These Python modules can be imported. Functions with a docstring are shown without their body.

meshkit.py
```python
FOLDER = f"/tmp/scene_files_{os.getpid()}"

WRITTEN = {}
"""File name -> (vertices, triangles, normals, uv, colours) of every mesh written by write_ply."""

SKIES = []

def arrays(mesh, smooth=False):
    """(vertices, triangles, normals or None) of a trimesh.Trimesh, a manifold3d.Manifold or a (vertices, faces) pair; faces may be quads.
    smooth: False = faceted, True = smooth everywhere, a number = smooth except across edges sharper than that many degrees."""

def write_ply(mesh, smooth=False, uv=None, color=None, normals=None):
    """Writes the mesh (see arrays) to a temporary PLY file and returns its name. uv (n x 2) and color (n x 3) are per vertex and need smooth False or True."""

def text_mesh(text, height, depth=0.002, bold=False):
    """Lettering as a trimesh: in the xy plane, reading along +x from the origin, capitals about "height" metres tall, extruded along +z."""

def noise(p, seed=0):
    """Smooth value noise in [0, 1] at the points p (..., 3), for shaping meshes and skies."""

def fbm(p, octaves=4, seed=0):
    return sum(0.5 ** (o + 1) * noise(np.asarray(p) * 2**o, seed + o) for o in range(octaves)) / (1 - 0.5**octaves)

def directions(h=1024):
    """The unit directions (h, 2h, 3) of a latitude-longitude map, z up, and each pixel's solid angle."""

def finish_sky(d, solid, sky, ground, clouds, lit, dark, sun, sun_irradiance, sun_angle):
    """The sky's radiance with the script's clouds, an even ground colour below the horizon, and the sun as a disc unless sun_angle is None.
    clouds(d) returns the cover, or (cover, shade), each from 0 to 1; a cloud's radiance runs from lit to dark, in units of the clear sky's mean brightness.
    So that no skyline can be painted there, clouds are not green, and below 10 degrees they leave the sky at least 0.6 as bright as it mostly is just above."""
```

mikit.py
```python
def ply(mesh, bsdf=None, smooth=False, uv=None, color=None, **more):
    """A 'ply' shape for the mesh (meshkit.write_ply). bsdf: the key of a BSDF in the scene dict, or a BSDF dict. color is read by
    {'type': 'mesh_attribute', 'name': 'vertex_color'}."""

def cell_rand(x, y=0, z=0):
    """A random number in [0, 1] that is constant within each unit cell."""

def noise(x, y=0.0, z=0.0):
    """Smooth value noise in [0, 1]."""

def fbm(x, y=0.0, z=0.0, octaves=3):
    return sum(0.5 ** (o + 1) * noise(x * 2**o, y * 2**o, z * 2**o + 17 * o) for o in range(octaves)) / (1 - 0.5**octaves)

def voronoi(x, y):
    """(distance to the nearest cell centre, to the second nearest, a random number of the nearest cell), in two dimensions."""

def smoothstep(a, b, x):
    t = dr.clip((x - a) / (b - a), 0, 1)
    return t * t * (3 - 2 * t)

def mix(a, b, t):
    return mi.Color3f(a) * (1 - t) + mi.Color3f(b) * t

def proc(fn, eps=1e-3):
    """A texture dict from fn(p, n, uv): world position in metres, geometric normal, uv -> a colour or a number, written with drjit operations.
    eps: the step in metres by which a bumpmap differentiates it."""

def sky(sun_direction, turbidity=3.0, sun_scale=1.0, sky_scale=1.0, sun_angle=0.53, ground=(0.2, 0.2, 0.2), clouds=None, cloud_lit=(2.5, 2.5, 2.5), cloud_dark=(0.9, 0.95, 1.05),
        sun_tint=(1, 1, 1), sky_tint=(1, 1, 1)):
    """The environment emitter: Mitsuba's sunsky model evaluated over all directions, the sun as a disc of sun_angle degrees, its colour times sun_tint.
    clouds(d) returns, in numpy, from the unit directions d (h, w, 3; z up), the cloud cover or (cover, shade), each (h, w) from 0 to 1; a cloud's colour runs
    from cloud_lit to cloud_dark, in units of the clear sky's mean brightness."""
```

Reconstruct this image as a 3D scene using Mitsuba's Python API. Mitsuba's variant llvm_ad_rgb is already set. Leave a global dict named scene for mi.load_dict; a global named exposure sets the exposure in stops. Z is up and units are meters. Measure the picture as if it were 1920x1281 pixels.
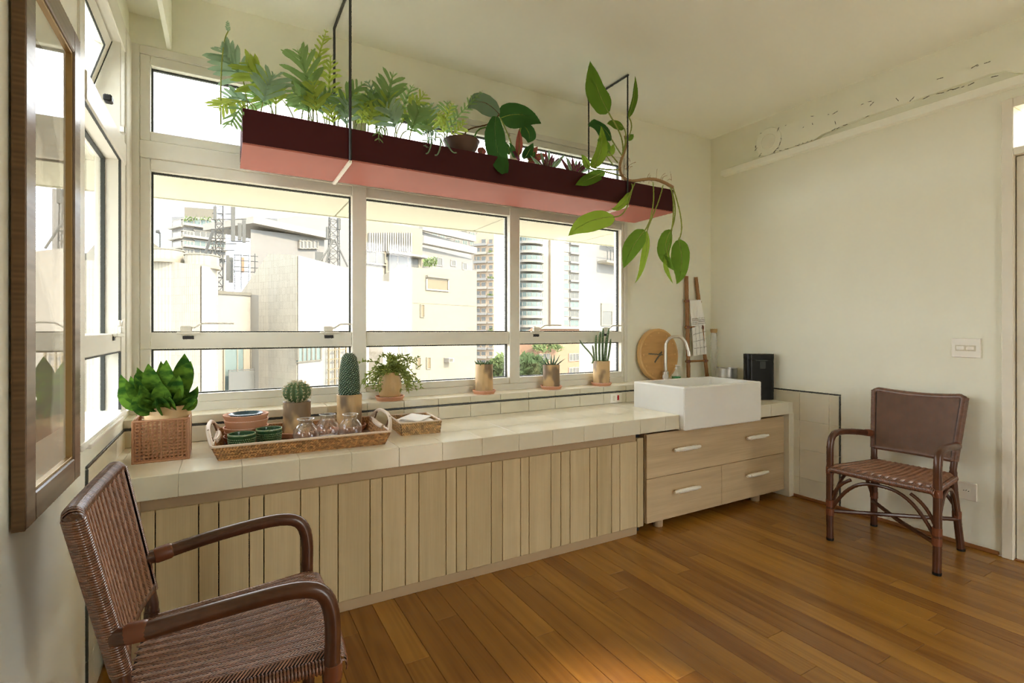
import math, random
import numpy as np, trimesh, mitsuba as mi, drjit as dr
import mikit, meshkit
from mikit import noise, fbm, mix, smoothstep, cell_rand, proc
T = mi.ScalarTransform4f
rng = np.random.default_rng(7)
random.seed(7)
PI = math.pi

# ------------------------------------------------------------------ camera, sky, sun, exposure
scene, labels = {}, {}
FOC, YAW, V0 = 953.0, math.radians(29.55), 619.1
EYE = np.array([0.388, -2.966, 1.22])
FW = np.array([math.sin(YAW), math.cos(YAW), 0.0]); RT = np.array([math.cos(YAW), -math.sin(YAW), 0.0])
scene['camera'] = dict(type='perspective', fov=math.degrees(2*math.atan(960/FOC)), fov_axis='x', near_clip=0.02, far_clip=2000.0,
                       principal_point_offset_y=-(V0-640.5)/1281.0,
                       to_world=T().look_at(origin=EYE.tolist(), target=(EYE+FW).tolist(), up=[0, 0, 1]))
exposure = 5.38

def clouds(d):
    p = d/np.maximum(d[..., 2:3]+0.25, 0.2)
    c = meshkit.fbm(p*1.6+3.1, 4, 5)
    cover = np.clip((c-0.30)/0.25, 0, 1)*0.9+0.1
    shade = np.clip((meshkit.fbm(p*2.3+9.0, 3, 11)-0.45)*1.6, 0, 0.6)
    return cover, shade
SUN = (0.30, -0.72, 0.62)
scene['sky'] = mikit.sky(SUN, turbidity=4.0, sun_scale=0.22, sky_scale=1.0, sun_angle=4.0, ground=(0.35, 0.34, 0.31),
                         clouds=clouds, cloud_lit=(1.9, 1.92, 1.88), cloud_dark=(1.1, 1.15, 1.2), sky_tint=(0.98, 1.0, 0.98))

# ------------------------------------------------------------------ helpers
def at(u, v, y):
    """the point on the plane y (parallel to the window wall) that the photograph shows at u, v"""
    d = FW+RT*(u-960)/FOC+np.array([0, 0, 1.0])*(V0-v)/FOC
    return EYE+d*(y-EYE[1])/d[1]
def atz(u, v, z):
    d = FW+RT*(u-960)/FOC+np.array([0, 0, 1.0])*(V0-v)/FOC
    return EYE+d*(z-EYE[2])/d[2]
def atx(u, v, x):
    d = FW+RT*(u-960)/FOC+np.array([0, 0, 1.0])*(V0-v)/FOC
    return EYE+d*(x-EYE[0])/d[0]

counts = {}
def numbered(key):
    n = counts.get(key, -1)+1
    counts[key] = n
    return key if n == 0 else f'{key}_{n:03d}'
def thing(name, label, cat, group=None):
    k = numbered(name); labels[k] = {'label': label, 'category': cat}
    if group: labels[k]['group'] = group
    return k
def shape(mesh, mat, smooth=35, uv=None, color=None, xf=None):
    d = mikit.ply(mesh, mat, smooth=smooth, uv=uv, color=color)
    if xf is not None: d['to_world'] = xf
    return d
def part(holder, name, mesh, mat, smooth=35, label=None, kind=None, **kw):
    k = numbered(holder+'__'+name)
    scene[k] = mesh if isinstance(mesh, dict) else shape(mesh, mat, smooth, **kw)
    if label: labels.setdefault(k, {})['label'] = label
    if kind: labels.setdefault(k, {})['kind'] = kind
    return k
def single(name, mesh, mat, label, cat, group=None, smooth=35, **kw):
    k = thing(name, label, cat, group); scene[k] = shape(mesh, mat, smooth, **kw); return k
def struct(name, mesh, mat, smooth=35, label=None, **kw):
    labels[name] = {'kind': 'structure'}
    if label: labels[name]['label'] = label
    if mesh is not None: scene[name] = shape(mesh, mat, smooth, **kw)
    return name

def M(v, f): return trimesh.Trimesh(np.asarray(v, float), np.asarray(f, int), process=False)
def cat(ms): return trimesh.util.concatenate([m for m in ms if m is not None])
CUBE_F = [[0,1,3],[0,3,2],[4,6,7],[4,7,5],[0,4,5],[0,5,1],[2,3,7],[2,7,6],[0,2,6],[0,6,4],[1,5,7],[1,7,3]]
_cb = {}
def box(x0, x1, y0, y1, z0, z1, b=0.0):
    x0, x1 = min(x0, x1), max(x0, x1); y0, y1 = min(y0, y1), max(y0, y1); z0, z1 = min(z0, z1), max(z0, z1)
    if b <= 0:
        return M([[x, y, z] for x in (x0, x1) for y in (y0, y1) for z in (z0, z1)], CUBE_F)
    b = min(b, 0.45*(x1-x0), 0.45*(y1-y0), 0.45*(z1-z0))
    if 'f' not in _cb:
        pts = []
        for sx in (-1, 1):
            for sy in (-1, 1):
                for sz in (-1, 1):
                    pts += [(sx, sy*.5, sz*.5), (sx*.5, sy, sz*.5), (sx*.5, sy*.5, sz)]
        pts = np.array(pts)
        from scipy.spatial import ConvexHull
        h = ConvexHull(pts); F = h.simplices.copy()
        for i, f in enumerate(F):
            n = np.cross(pts[f[1]]-pts[f[0]], pts[f[2]]-pts[f[0]])
            if n @ pts[f].mean(0) < 0: F[i] = f[::-1]
        _cb['p'], _cb['f'] = pts, F
    p = _cb['p']
    h = np.array([x1-x0, y1-y0, z1-z0])/2; c = np.array([x1+x0, y1+y0, z1+z0])/2
    v = np.where(np.abs(p) > .75, np.sign(p)*h, np.sign(p)*(h-b))+c
    return M(v, _cb['f'])
def grid_faces(n, m, closed_n=False, closed_m=False):
    f = []
    for i in range(n if closed_n else n-1):
        for j in range(m if closed_m else m-1):
            a, b = i*m+j, i*m+(j+1) % m
            c, d = ((i+1) % n)*m+(j+1) % m, ((i+1) % n)*m+j
            f += [[a, b, c], [a, c, d]]
    return f
def lathe(profile, n=32, c=(0, 0, 0), rib=None):
    """profile: (radius, z) from the bottom centre outwards and up; closed when it starts and ends at radius 0"""
    p = np.array(profile, float); a = np.arange(n)*2*PI/n
    v = np.stack([p[:, None, 0]*np.cos(a), p[:, None, 0]*np.sin(a), np.repeat(p[:, 1:], n, 1)], -1)
    if rib is not None: v[..., :2] *= rib(a)[None, :, None]
    f = []
    m = len(p)
    for i in range(m-1):
        for j in range(n):
            A, B, C, D = i*n+j, i*n+(j+1) % n, (i+1)*n+(j+1) % n, (i+1)*n+j
            if p[i, 0] > 1e-9: f.append([A, B, C])
            if p[i+1, 0] > 1e-9: f.append([A, C, D])
    mesh = M(v.reshape(-1, 3)+np.array(c), f)
    mesh.merge_vertices(digits_vertex=7)
    mesh.remove_unreferenced_vertices()
    return mesh
def spline(pts, n=24):
    P = np.array(pts, float)
    if len(P) == 2: return P[0]+(P[1]-P[0])*np.linspace(0, 1, n)[:, None]
    from scipy.interpolate import PchipInterpolator, CubicSpline
    s = np.r_[0, np.cumsum(np.linalg.norm(np.diff(P, axis=0), axis=1)**0.6+1e-9)]
    return CubicSpline(s, P)(np.linspace(0, s[-1], n))
def tube(pts, r, n=8, cap=True, flat=1.0):
    P = np.array(pts, float); m = len(P); r = np.broadcast_to(np.asarray(r, float), (m,))
    t = np.gradient(P, axis=0); t /= np.linalg.norm(t, axis=1, keepdims=True)+1e-12
    ref = np.array([0, 0, 1.0]) if abs(t[0, 2]) < .9 else np.array([1.0, 0, 0])
    nrm = np.cross(t[0], ref); nrm /= np.linalg.norm(nrm)
    a = np.arange(n)*2*PI/n; V = []
    for i in range(m):
        nrm = nrm-t[i]*(nrm @ t[i]); nrm /= np.linalg.norm(nrm)+1e-12
        bn = np.cross(t[i], nrm)
        V.append(P[i]+r[i]*(np.cos(a)[:, None]*nrm+flat*np.sin(a)[:, None]*bn))
    V = np.concatenate(V); f = []
    for i in range(m-1):
        for j in range(n):
            A, B, C, D = i*n+j, i*n+(j+1) % n, (i+1)*n+(j+1) % n, (i+1)*n+j
            f += [[A, B, C], [A, C, D]]
    if cap:
        V = np.vstack([V, P[0], P[-1]]); k = m*n
        for j in range(n):
            f += [[k, (j+1) % n, j], [k+1, (m-1)*n+j, (m-1)*n+(j+1) % n]]
    return M(V, f)
def extrude(poly, h):
    """polygon given as (x, y) points, extruded along +z"""
    from shapely.geometry import Polygon
    return trimesh.creation.extrude_polygon(Polygon(poly), h, engine='earcut')
def xform(mesh, mat):
    m = mesh.copy(); m.apply_transform(np.asarray(mat, float)); return m
def move(mesh, x=0, y=0, z=0, rz=0, rx=0, ry=0):
    A = trimesh.transformations
    return xform(mesh, A.translation_matrix([x, y, z]) @ A.rotation_matrix(rz, [0, 0, 1]) @ A.rotation_matrix(ry, [0, 1, 0]) @ A.rotation_matrix(rx, [1, 0, 0]))
def leaf_mesh(mid, width, side, fold=0.25, nseg=10, ncr=4, shape_pow=(0.7, 1.0), wave=0.0, curl=0.0, prof=None):
    """a leaf blade along the midrib points; side: direction across the blade at its base; fold: how far the halves rise"""
    P = spline(mid, nseg+1) if len(mid) != nseg+1 else np.array(mid, float)
    t = np.gradient(P, axis=0); t /= np.linalg.norm(t, axis=1, keepdims=True)+1e-12
    s = np.linspace(0, 1, nseg+1)
    if prof is None:
        a, b = shape_pow
        w = np.clip(s, 0, 1)**a*np.clip(1-s, 0, 1)**b
        w = w/w.max(); w = np.maximum(w, 0.02)
    else: w = np.interp(s, *zip(*prof))
    V = []
    side = np.array(side, float)
    q = np.linspace(-1, 1, 2*ncr+1)
    for i in range(nseg+1):
        sd = side-t[i]*(side @ t[i]); sd /= np.linalg.norm(sd)+1e-12
        up = np.cross(sd, t[i])
        h = fold*np.abs(q)-curl*q*q+wave*np.sin(9*s[i]+3*np.sign(q))*np.abs(q)
        V.append(P[i]+width/2*w[i]*(q[:, None]*sd+h[:, None]*up))
        side = sd
    return M(np.concatenate(V), grid_faces(nseg+1, 2*ncr+1))

# ------------------------------------------------------------------ materials
def rgb(c): return {'type': 'rgb', 'value': [float(x) for x in c]}
def srgb(r, g, b): return tuple(((x/255)/12.92 if x/255 <= .04045 else ((x/255+.055)/1.055)**2.4) for x in (r, g, b))
def mat(name, color, rough=0.6, spec=0.5, metallic=0.0, clear=0.0, bump=None, bump_scale=1.0, **kw):
    base = color if isinstance(color, dict) else rgb(color)
    d = {'type': 'principled', 'base_color': base, 'roughness': rough, 'specular': spec, 'metallic': metallic, **kw}
    if clear: d['clearcoat'] = clear; d['clearcoat_gloss'] = 0.9
    if bump is not None: d = {'type': 'bumpmap', 'arbitrary': bump, 'scale': bump_scale, 'bsdf': d}
    scene[name] = {'type': 'twosided', 'bsdf': d}
    return name
def leafmat(name, color, trans=0.9, rough=0.45):
    scene[name] = {'type': 'principledthin', 'base_color': color if isinstance(color, dict) else rgb(color), 'roughness': rough, 'diff_trans': trans, 'spec_trans': 0.0, 'eta': 1.4}
    return name
ATTR = {'type': 'mesh_attribute', 'name': 'vertex_color'}

def f_floor(p, n, uv):
    s = uv.y*37.0
    g = fbm(p.x*26+s, p.y*1.6+s, 0.0, 3)
    fine = noise(p.x*260+s*3, p.y*9, 1.0)
    rings = 0.5+0.5*dr.sin(40*(fbm(p.x*9+s, p.y*0.9+s*2, 2.0, 2))+p.x*60)
    t = dr.clip(0.12+uv.x*0.62+0.50*(g-0.5)+0.16*(rings-0.5)*smoothstep(0.3, 0.7, uv.y)+0.10*(fine-0.5), 0, 1)
    return mix((0.150, 0.049, 0.0045), (0.37, 0.178, 0.026), t)
mat('floor_wood', proc(f_floor), rough=0.26, spec=0.5, clear=0.45)
def f_pale(p, n, uv):
    s = uv.y*31.0
    g = fbm(p.x*34+s, p.z*1.6+s, 0.0, 3); fine = noise(p.x*330+s*3, p.z*8, 1.0)
    t = dr.clip(0.2+uv.x*0.55+0.55*(g-0.5)+0.22*(fine-0.5), 0, 1)
    return mix((0.43, 0.33, 0.175), (0.62, 0.495, 0.30), t)
mat('pale_wood', proc(f_pale), rough=0.55, spec=0.35)
def f_drawer(p, n, uv):
    g = fbm(p.x*1.8+p.z*3, p.z*26, 3.0, 3); fine = noise(p.x*7, p.z*260, 1.0)
    t = dr.clip(0.5+0.8*(g-0.5)+0.3*(fine-0.5), 0, 1)
    return mix((0.43, 0.315, 0.18), (0.60, 0.46, 0.285), t)
mat('drawer_wood', proc(f_drawer), rough=0.55, spec=0.35)
mat('rail_wood', (0.40, 0.285, 0.165), rough=0.6)
mat('wall_paint', (0.78, 0.78, 0.66), rough=0.75, spec=0.25)
mat('ceiling_paint', (0.835, 0.84, 0.74), rough=0.85, spec=0.2)
mat('left_wall_paint', (0.78, 0.78, 0.67), rough=0.62, spec=0.35, bump=proc(lambda p, n, uv: fbm(p.y*60, p.z*60, p.x*60, 3), eps=2e-3), bump_scale=0.0011)
mat('window_white', (0.68, 0.665, 0.58), rough=0.35, spec=0.5)
mat('gasket', (0.03, 0.035, 0.03), rough=0.6)
def f_tile(p, n, uv):
    t = fbm(p.x*7+uv.x*9, p.y*7+p.z*7, uv.x*5.0, 2)
    return mix((0.62, 0.575, 0.435), (0.70, 0.66, 0.53), dr.clip(t*0.9+uv.x*0.25, 0, 1))
mat('tile_glaze', proc(f_tile), rough=0.11, spec=0.55)
mat('ledge_plain', (0.66, 0.62, 0.49), rough=0.25)
mat('grout', (0.60, 0.56, 0.44), rough=0.8)
mat('dark_tile', (0.045, 0.05, 0.045), rough=0.3)
mat('marble', (0.76, 0.745, 0.69), rough=0.22)
mat('ceramic_white', (0.74, 0.735, 0.69), rough=0.12, spec=0.6, clear=0.3)
mat('plastic_white', (0.78, 0.75, 0.66), rough=0.35)
mat('plastic_red', (0.35, 0.012, 0.02), rough=0.35)
mat('black_slot', (0.012, 0.012, 0.012), rough=0.5)
mat('planter_red', (0.050, 0.008, 0.009), rough=0.7, spec=0.2)
mat('planter_pink', (0.36, 0.108, 0.078), rough=0.55)
mat('black_steel', (0.022, 0.024, 0.022), rough=0.45)
mat('rattan_pole', proc(lambda p, n, uv: mix((0.040, 0.013, 0.006), (0.100, 0.034, 0.014), fbm(p.x*30, p.y*30, p.z*18, 3))), rough=0.24, spec=0.5, clear=0.35)
mat('rattan_wrap', (0.15, 0.045, 0.018), rough=0.32)
mat('rattan_strand', ATTR, rough=0.17, spec=1.0, clear=1.0)
mat('rattan_under', (0.016, 0.006, 0.003), rough=0.6)
mat('wicker', ATTR, rough=0.5)
mat('wicker_under', (0.11, 0.05, 0.018), rough=0.7)
mat('wicker_pale', (0.62, 0.50, 0.38), rough=0.5)
mat('terracotta', (0.58, 0.29, 0.17), rough=0.7)
mat('terracotta_rim', (0.72, 0.47, 0.35), rough=0.7)
mat('blue_glaze', (0.05, 0.10, 0.12), rough=0.2)
mat('green_glaze', (0.022, 0.075, 0.028), rough=0.18, spec=0.6)
mat('green_glaze_light', (0.22, 0.30, 0.16), rough=0.25)
def f_bamboo(p, n, uv):
    st = fbm(p.x*26+p.y*26, p.z*4.0, uv.y*9, 3)
    blot = smoothstep(0.50, 0.68, fbm(p.x*13+uv.y*50, p.y*13, p.z*7, 3)+0.30*uv.x-0.15)
    c = mix((0.46, 0.29, 0.125), (0.64, 0.45, 0.23), st)
    return mix(c, (0.13, 0.085, 0.05), blot*0.85)
mat('bamboo_pot', proc(f_bamboo), rough=0.5)
mat('bamboo', proc(lambda p, n, uv: mix((0.20, 0.085, 0.022), (0.36, 0.17, 0.05), fbm(p.x*40, p.y*40, p.z*6, 3))), rough=0.4)
mat('soil', (0.045, 0.03, 0.02), rough=0.95)
mat('frame_front', proc(lambda p, n, uv: mix((0.13, 0.085, 0.06), (0.20, 0.14, 0.10), fbm(p.y*4, p.z*70, p.x*70, 2))), rough=0.28, spec=0.6, clear=0.4)
mat('frame_side', proc(lambda p, n, uv: mix((0.075, 0.038, 0.014), (0.15, 0.08, 0.03), noise(p.x*12, p.y*14, p.z*190))), rough=0.45)
mat('gold', (0.40, 0.27, 0.12), rough=0.35, metallic=0.6)
mat('mat_board', (0.62, 0.60, 0.50), rough=0.8)
mat('print_paper', proc(lambda p, n, uv: mix((0.30, 0.26, 0.19), (0.55, 0.52, 0.44), smoothstep(0.45, 0.55, fbm(p.y*5, p.z*3.3, 1.0, 3)))), rough=0.8)
mat('steel', (0.72, 0.70, 0.66), rough=0.28, metallic=1.0)
mat('zinc', (0.66, 0.66, 0.64), rough=0.35, metallic=0.9)
mat('clock_wood', proc(lambda p, n, uv: mix((0.42, 0.215, 0.065), (0.58, 0.34, 0.125), fbm(p.x*7, p.z*42, p.y*7, 3))), rough=0.45)
mat('clock_side', (0.60, 0.37, 0.15), rough=0.4)
mat('hand_grey', (0.12, 0.10, 0.07), rough=0.5)
mat('cloth_white', (0.82, 0.81, 0.77), rough=0.9)
mat('cloth_line', (0.27, 0.26, 0.23), rough=0.9)
mat('black_plastic', (0.006, 0.007, 0.007), rough=0.25, spec=0.3)
mat('cork', (0.42, 0.28, 0.12), rough=0.9)
mat('soap_green', (0.03, 0.30, 0.10), rough=0.2)
mat('paper', (0.80, 0.79, 0.75), rough=0.8)
mat('baseboard_wood', (0.24, 0.095, 0.025), rough=0.4)
mat('door_paint', (0.72, 0.68, 0.575), rough=0.45)
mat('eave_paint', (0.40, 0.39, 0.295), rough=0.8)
scene['glass'] = {'type': 'thindielectric', 'int_ior': 1.5}
scene['clear_glass'] = {'type': 'thindielectric', 'int_ior': 1.45}
scene['solid_glass'] = {'type': 'dielectric', 'int_ior': 1.5}
scene['frosted_glass'] = {'type': 'blendbsdf', 'weight': 0.22, 'a': {'type': 'thindielectric', 'int_ior': 1.5}, 'b': {'type': 'twosided', 'bsdf': {'type': 'diffuse', 'reflectance': rgb((0.75, 0.75, 0.70))}}}
leafmat('leaf_fern', (0.25, 0.39, 0.15), 1.1)
leafmat('leaf_fern_blue', (0.29, 0.42, 0.28), 1.0)
leafmat('leaf_fern_yellow', (0.40, 0.50, 0.10), 1.2)
leafmat('leaf_philo', (0.125, 0.235, 0.03), 0.8, 0.3)
leafmat('leaf_philo_light', (0.24, 0.37, 0.045), 0.9, 0.32)
leafmat('leaf_dark', (0.045, 0.12, 0.03), 0.5, 0.28)
leafmat('leaf_silver', (0.15, 0.22, 0.14), 0.6, 0.3)
leafmat('leaf_copper', (0.26, 0.075, 0.05), 0.8, 0.35)
leafmat('leaf_purple', (0.16, 0.045, 0.07), 0.7, 0.35)
leafmat('leaf_snake', proc(lambda p, n, uv: mix((0.020, 0.068, 0.012), (0.105, 0.21, 0.025), smoothstep(0.25, 0.75, fbm(p.x*30, p.y*30, p.z*45, 3)))), 0.45, 0.2)
leafmat('leaf_snake_pale', (0.17, 0.30, 0.035), 0.6, 0.25)
mat('stem_green', (0.24, 0.30, 0.05), rough=0.45)
mat('stem_brown', (0.13, 0.07, 0.03), rough=0.7)
mat('root_tan', (0.33, 0.20, 0.09), rough=0.8)
mat('cactus_green', (0.075, 0.135, 0.045), rough=0.55)
mat('cactus_dark', (0.05, 0.10, 0.05), rough=0.55)
mat('spine', (0.62, 0.54, 0.36), rough=0.6)
mat('spine_white', (0.66, 0.66, 0.58), rough=0.6)
leafmat('leaf_rhip', (0.32, 0.39, 0.12), 0.5, 0.35)
mat('aloe', (0.10, 0.17, 0.09), rough=0.4)
mat('wicker_side', (0.34, 0.16, 0.075), rough=0.5)
mat('clay_dark', (0.10, 0.055, 0.035), rough=0.6)
def f_stripe(p, n, uv):
    k = p.x*0.7071-p.y*0.7071
    s = smoothstep(0.25, 0.45, dr.abs(k*9-dr.floor(k*9)-0.5)*2)
    r = cell_rand(k*9, p.z*3.2, 0.0)
    q = smoothstep(0.86, 0.95, p.z*3.2-dr.floor(p.z*3.2))
    return mix((0.148, 0.138, 0.108), (0.205, 0.192, 0.155), dr.clip(0.55*s+0.4*r-0.25*q+.1, 0, 1))
mat('facade_tile', proc(f_stripe), rough=0.8)
mat('facade_white', (0.192, 0.184, 0.163), rough=0.95, spec=0.05)
mat('facade_cream', (0.174, 0.16, 0.127), rough=0.95, spec=0.05)
mat('facade_grey', (0.101, 0.098, 0.083), rough=0.95, spec=0.05)
mat('facade_peach', (0.26, 0.206, 0.152), rough=0.95, spec=0.05)
mat('facade_orange', (0.2, 0.127, 0.086), rough=0.95, spec=0.05)
mat('facade_pale', (0.148, 0.149, 0.144), rough=0.95, spec=0.05)
mat('window_dark', (0.073, 0.077, 0.073), rough=0.25, spec=0.3)
mat('window_teal', (0.085, 0.116, 0.113), rough=0.25, spec=0.3)
mat('window_sand', (0.113, 0.094, 0.058), rough=0.25, spec=0.3)
mat('metal_pale', (0.073, 0.076, 0.073), rough=0.95, spec=0.05)
mat('mast_grey', (0.057, 0.06, 0.06), rough=0.95, spec=0.05)
leafmat('leaf_tree', (0.12, 0.165, 0.07), 0.7, 0.6)
mat('bark', (0.16, 0.11, 0.07), rough=0.9)
mat('street', (0.30, 0.29, 0.27), rough=0.95)
mat('crack_dark', (0.10, 0.085, 0.06), rough=0.9)
scene['vase_glass'] = {'type': 'blendbsdf', 'weight': 0.025, 'a': {'type': 'thindielectric', 'int_ior': 1.6}, 'b': {'type': 'twosided', 'bsdf': {'type': 'diffuse', 'reflectance': rgb((0.8, 0.8, 0.78))}}}
scene['vase_rim'] = {'type': 'blendbsdf', 'weight': 0.30, 'a': {'type': 'thindielectric', 'int_ior': 1.6}, 'b': {'type': 'twosided', 'bsdf': {'type': 'diffuse', 'reflectance': rgb((0.8, 0.8, 0.78))}}}

# ------------------------------------------------------------------ the room
XR, YB, ZC = 4.04, -4.35, 2.861
LEDGE, CTR = 0.82, 0.695
# floor: base slab and individual boards running towards the window wall
struct('floor', box(-0.02, XR+0.02, YB, 0.0, -0.06, -0.012), 'rail_wood')
r2 = np.random.default_rng(21)
x = -0.04
while x < XR-0.001:
    y = -0.02-r2.uniform(0, 1.2)
    ends = [0.0, y]
    while ends[-1] > YB: ends.append(ends[-1]-r2.uniform(0.7, 1.9))
    ends[-1] = YB
    for a, b in zip(ends[:-1], ends[1:]):
        if a > -0.55 and b > -0.60: continue
        m = box(max(x+0.0006, 0), min(x+0.0994, XR), b+0.0006, min(a-0.0006, -0.0), -0.012, 0.0, 0.0012)
        tone, seed = r2.uniform(0.12, 0.95), r2.uniform()
        part('floor', 'floorboard', m, 'floor_wood', False, uv=np.tile([tone, seed], (len(m.vertices), 1)))
    x += 0.1
struct('ceiling', box(-0.15, XR+0.15, YB-0.15, 0.15, ZC, ZC+0.1), 'ceiling_paint')
# the window wall
struct('wall_window', cat([box(0, XR, 0, 0.15, 0, 0.80), box(3.085, XR, 0, 0.15, 0.80, ZC), box(-0.15, 3.085, 0, 0.15, 2.575, ZC)]), 'wall_paint')
struct('wall_right', cat([box(XR, XR+0.15, -1.93, 0.15, 0, ZC), box(XR, XR+0.15, -2.80, -1.93, 2.44, ZC), box(XR, XR+0.15, YB, -2.80, 0, ZC)]), 'wall_paint')
struct('wall_left', cat([box(-0.15, 0, YB, -0.97, 0, ZC), box(-0.15, 0, -0.97, 0.15, 0, 0.845), box(-0.15, 0, -0.97, 0.15, 2.575, ZC)]), 'left_wall_paint')
BDX0, BDX1, BDZ = 2.02, 2.93, 2.56
struct('wall_back', cat([box(-0.15, BDX0, YB-0.15, YB, 0, ZC), box(BDX1, XR+0.15, YB-0.15, YB, 0, ZC), box(BDX0, BDX1, YB-0.15, YB, BDZ, ZC)]), 'wall_paint')
struct('baseboard_right', cat([box(XR-0.012, XR, -1.875, -0.735, 0, 0.022, 0.004)]), 'baseboard_wood')

# tiled ledge along the window wall: core, tiles, thin dark tile strip
lk = struct('trim_1', box(0, XR, -0.150, 0.0, CTR-0.05, LEDGE-0.006), 'grout', label='tiled window ledge with a thin dark strip above the worktop')
TW = 0.2068
def tile_mesh(x0, x1, y0, y1, z0, z1, g=0.0012, b=0.0015):
    return box(x0+g*(x1-x0 > .03), x1-g*(x1-x0 > .03), y0+g*(y1-y0 > .03), y1-g*(y1-y0 > .03), z0+g*(z1-z0 > .02), z1-g*(z1-z0 > .02), b)
r3 = np.random.default_rng(5)
def tile(holder, name, *a, mt='tile_glaze', **k):
    m = tile_mesh(*a, **k)
    return part(holder, name, m, mt, False, uv=np.tile([r3.uniform(), r3.uniform()], (len(m.vertices), 1)))
XT = [0.036+TW*k for k in range(-1, 20)]
for k in range(len(XT)-1):
    x0, x1 = max(XT[k], 0.0), min(XT[k+1], XR)
    if x1-x0 < 0.01: continue
    tile('trim_1', 'tile', x0, x1, -0.160, -0.150, 0.781, LEDGE)
    tile('trim_1', 'tile', x0, x1, -0.160, -0.150, CTR, 0.771)
    tile('trim_1', 'dark_strip', x0, x1, -0.1595, -0.150, 0.771, 0.781, mt='dark_tile')
    tile('trim_1', 'tile', x0, x1, -0.150, -0.004, LEDGE-0.006, LEDGE)
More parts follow.
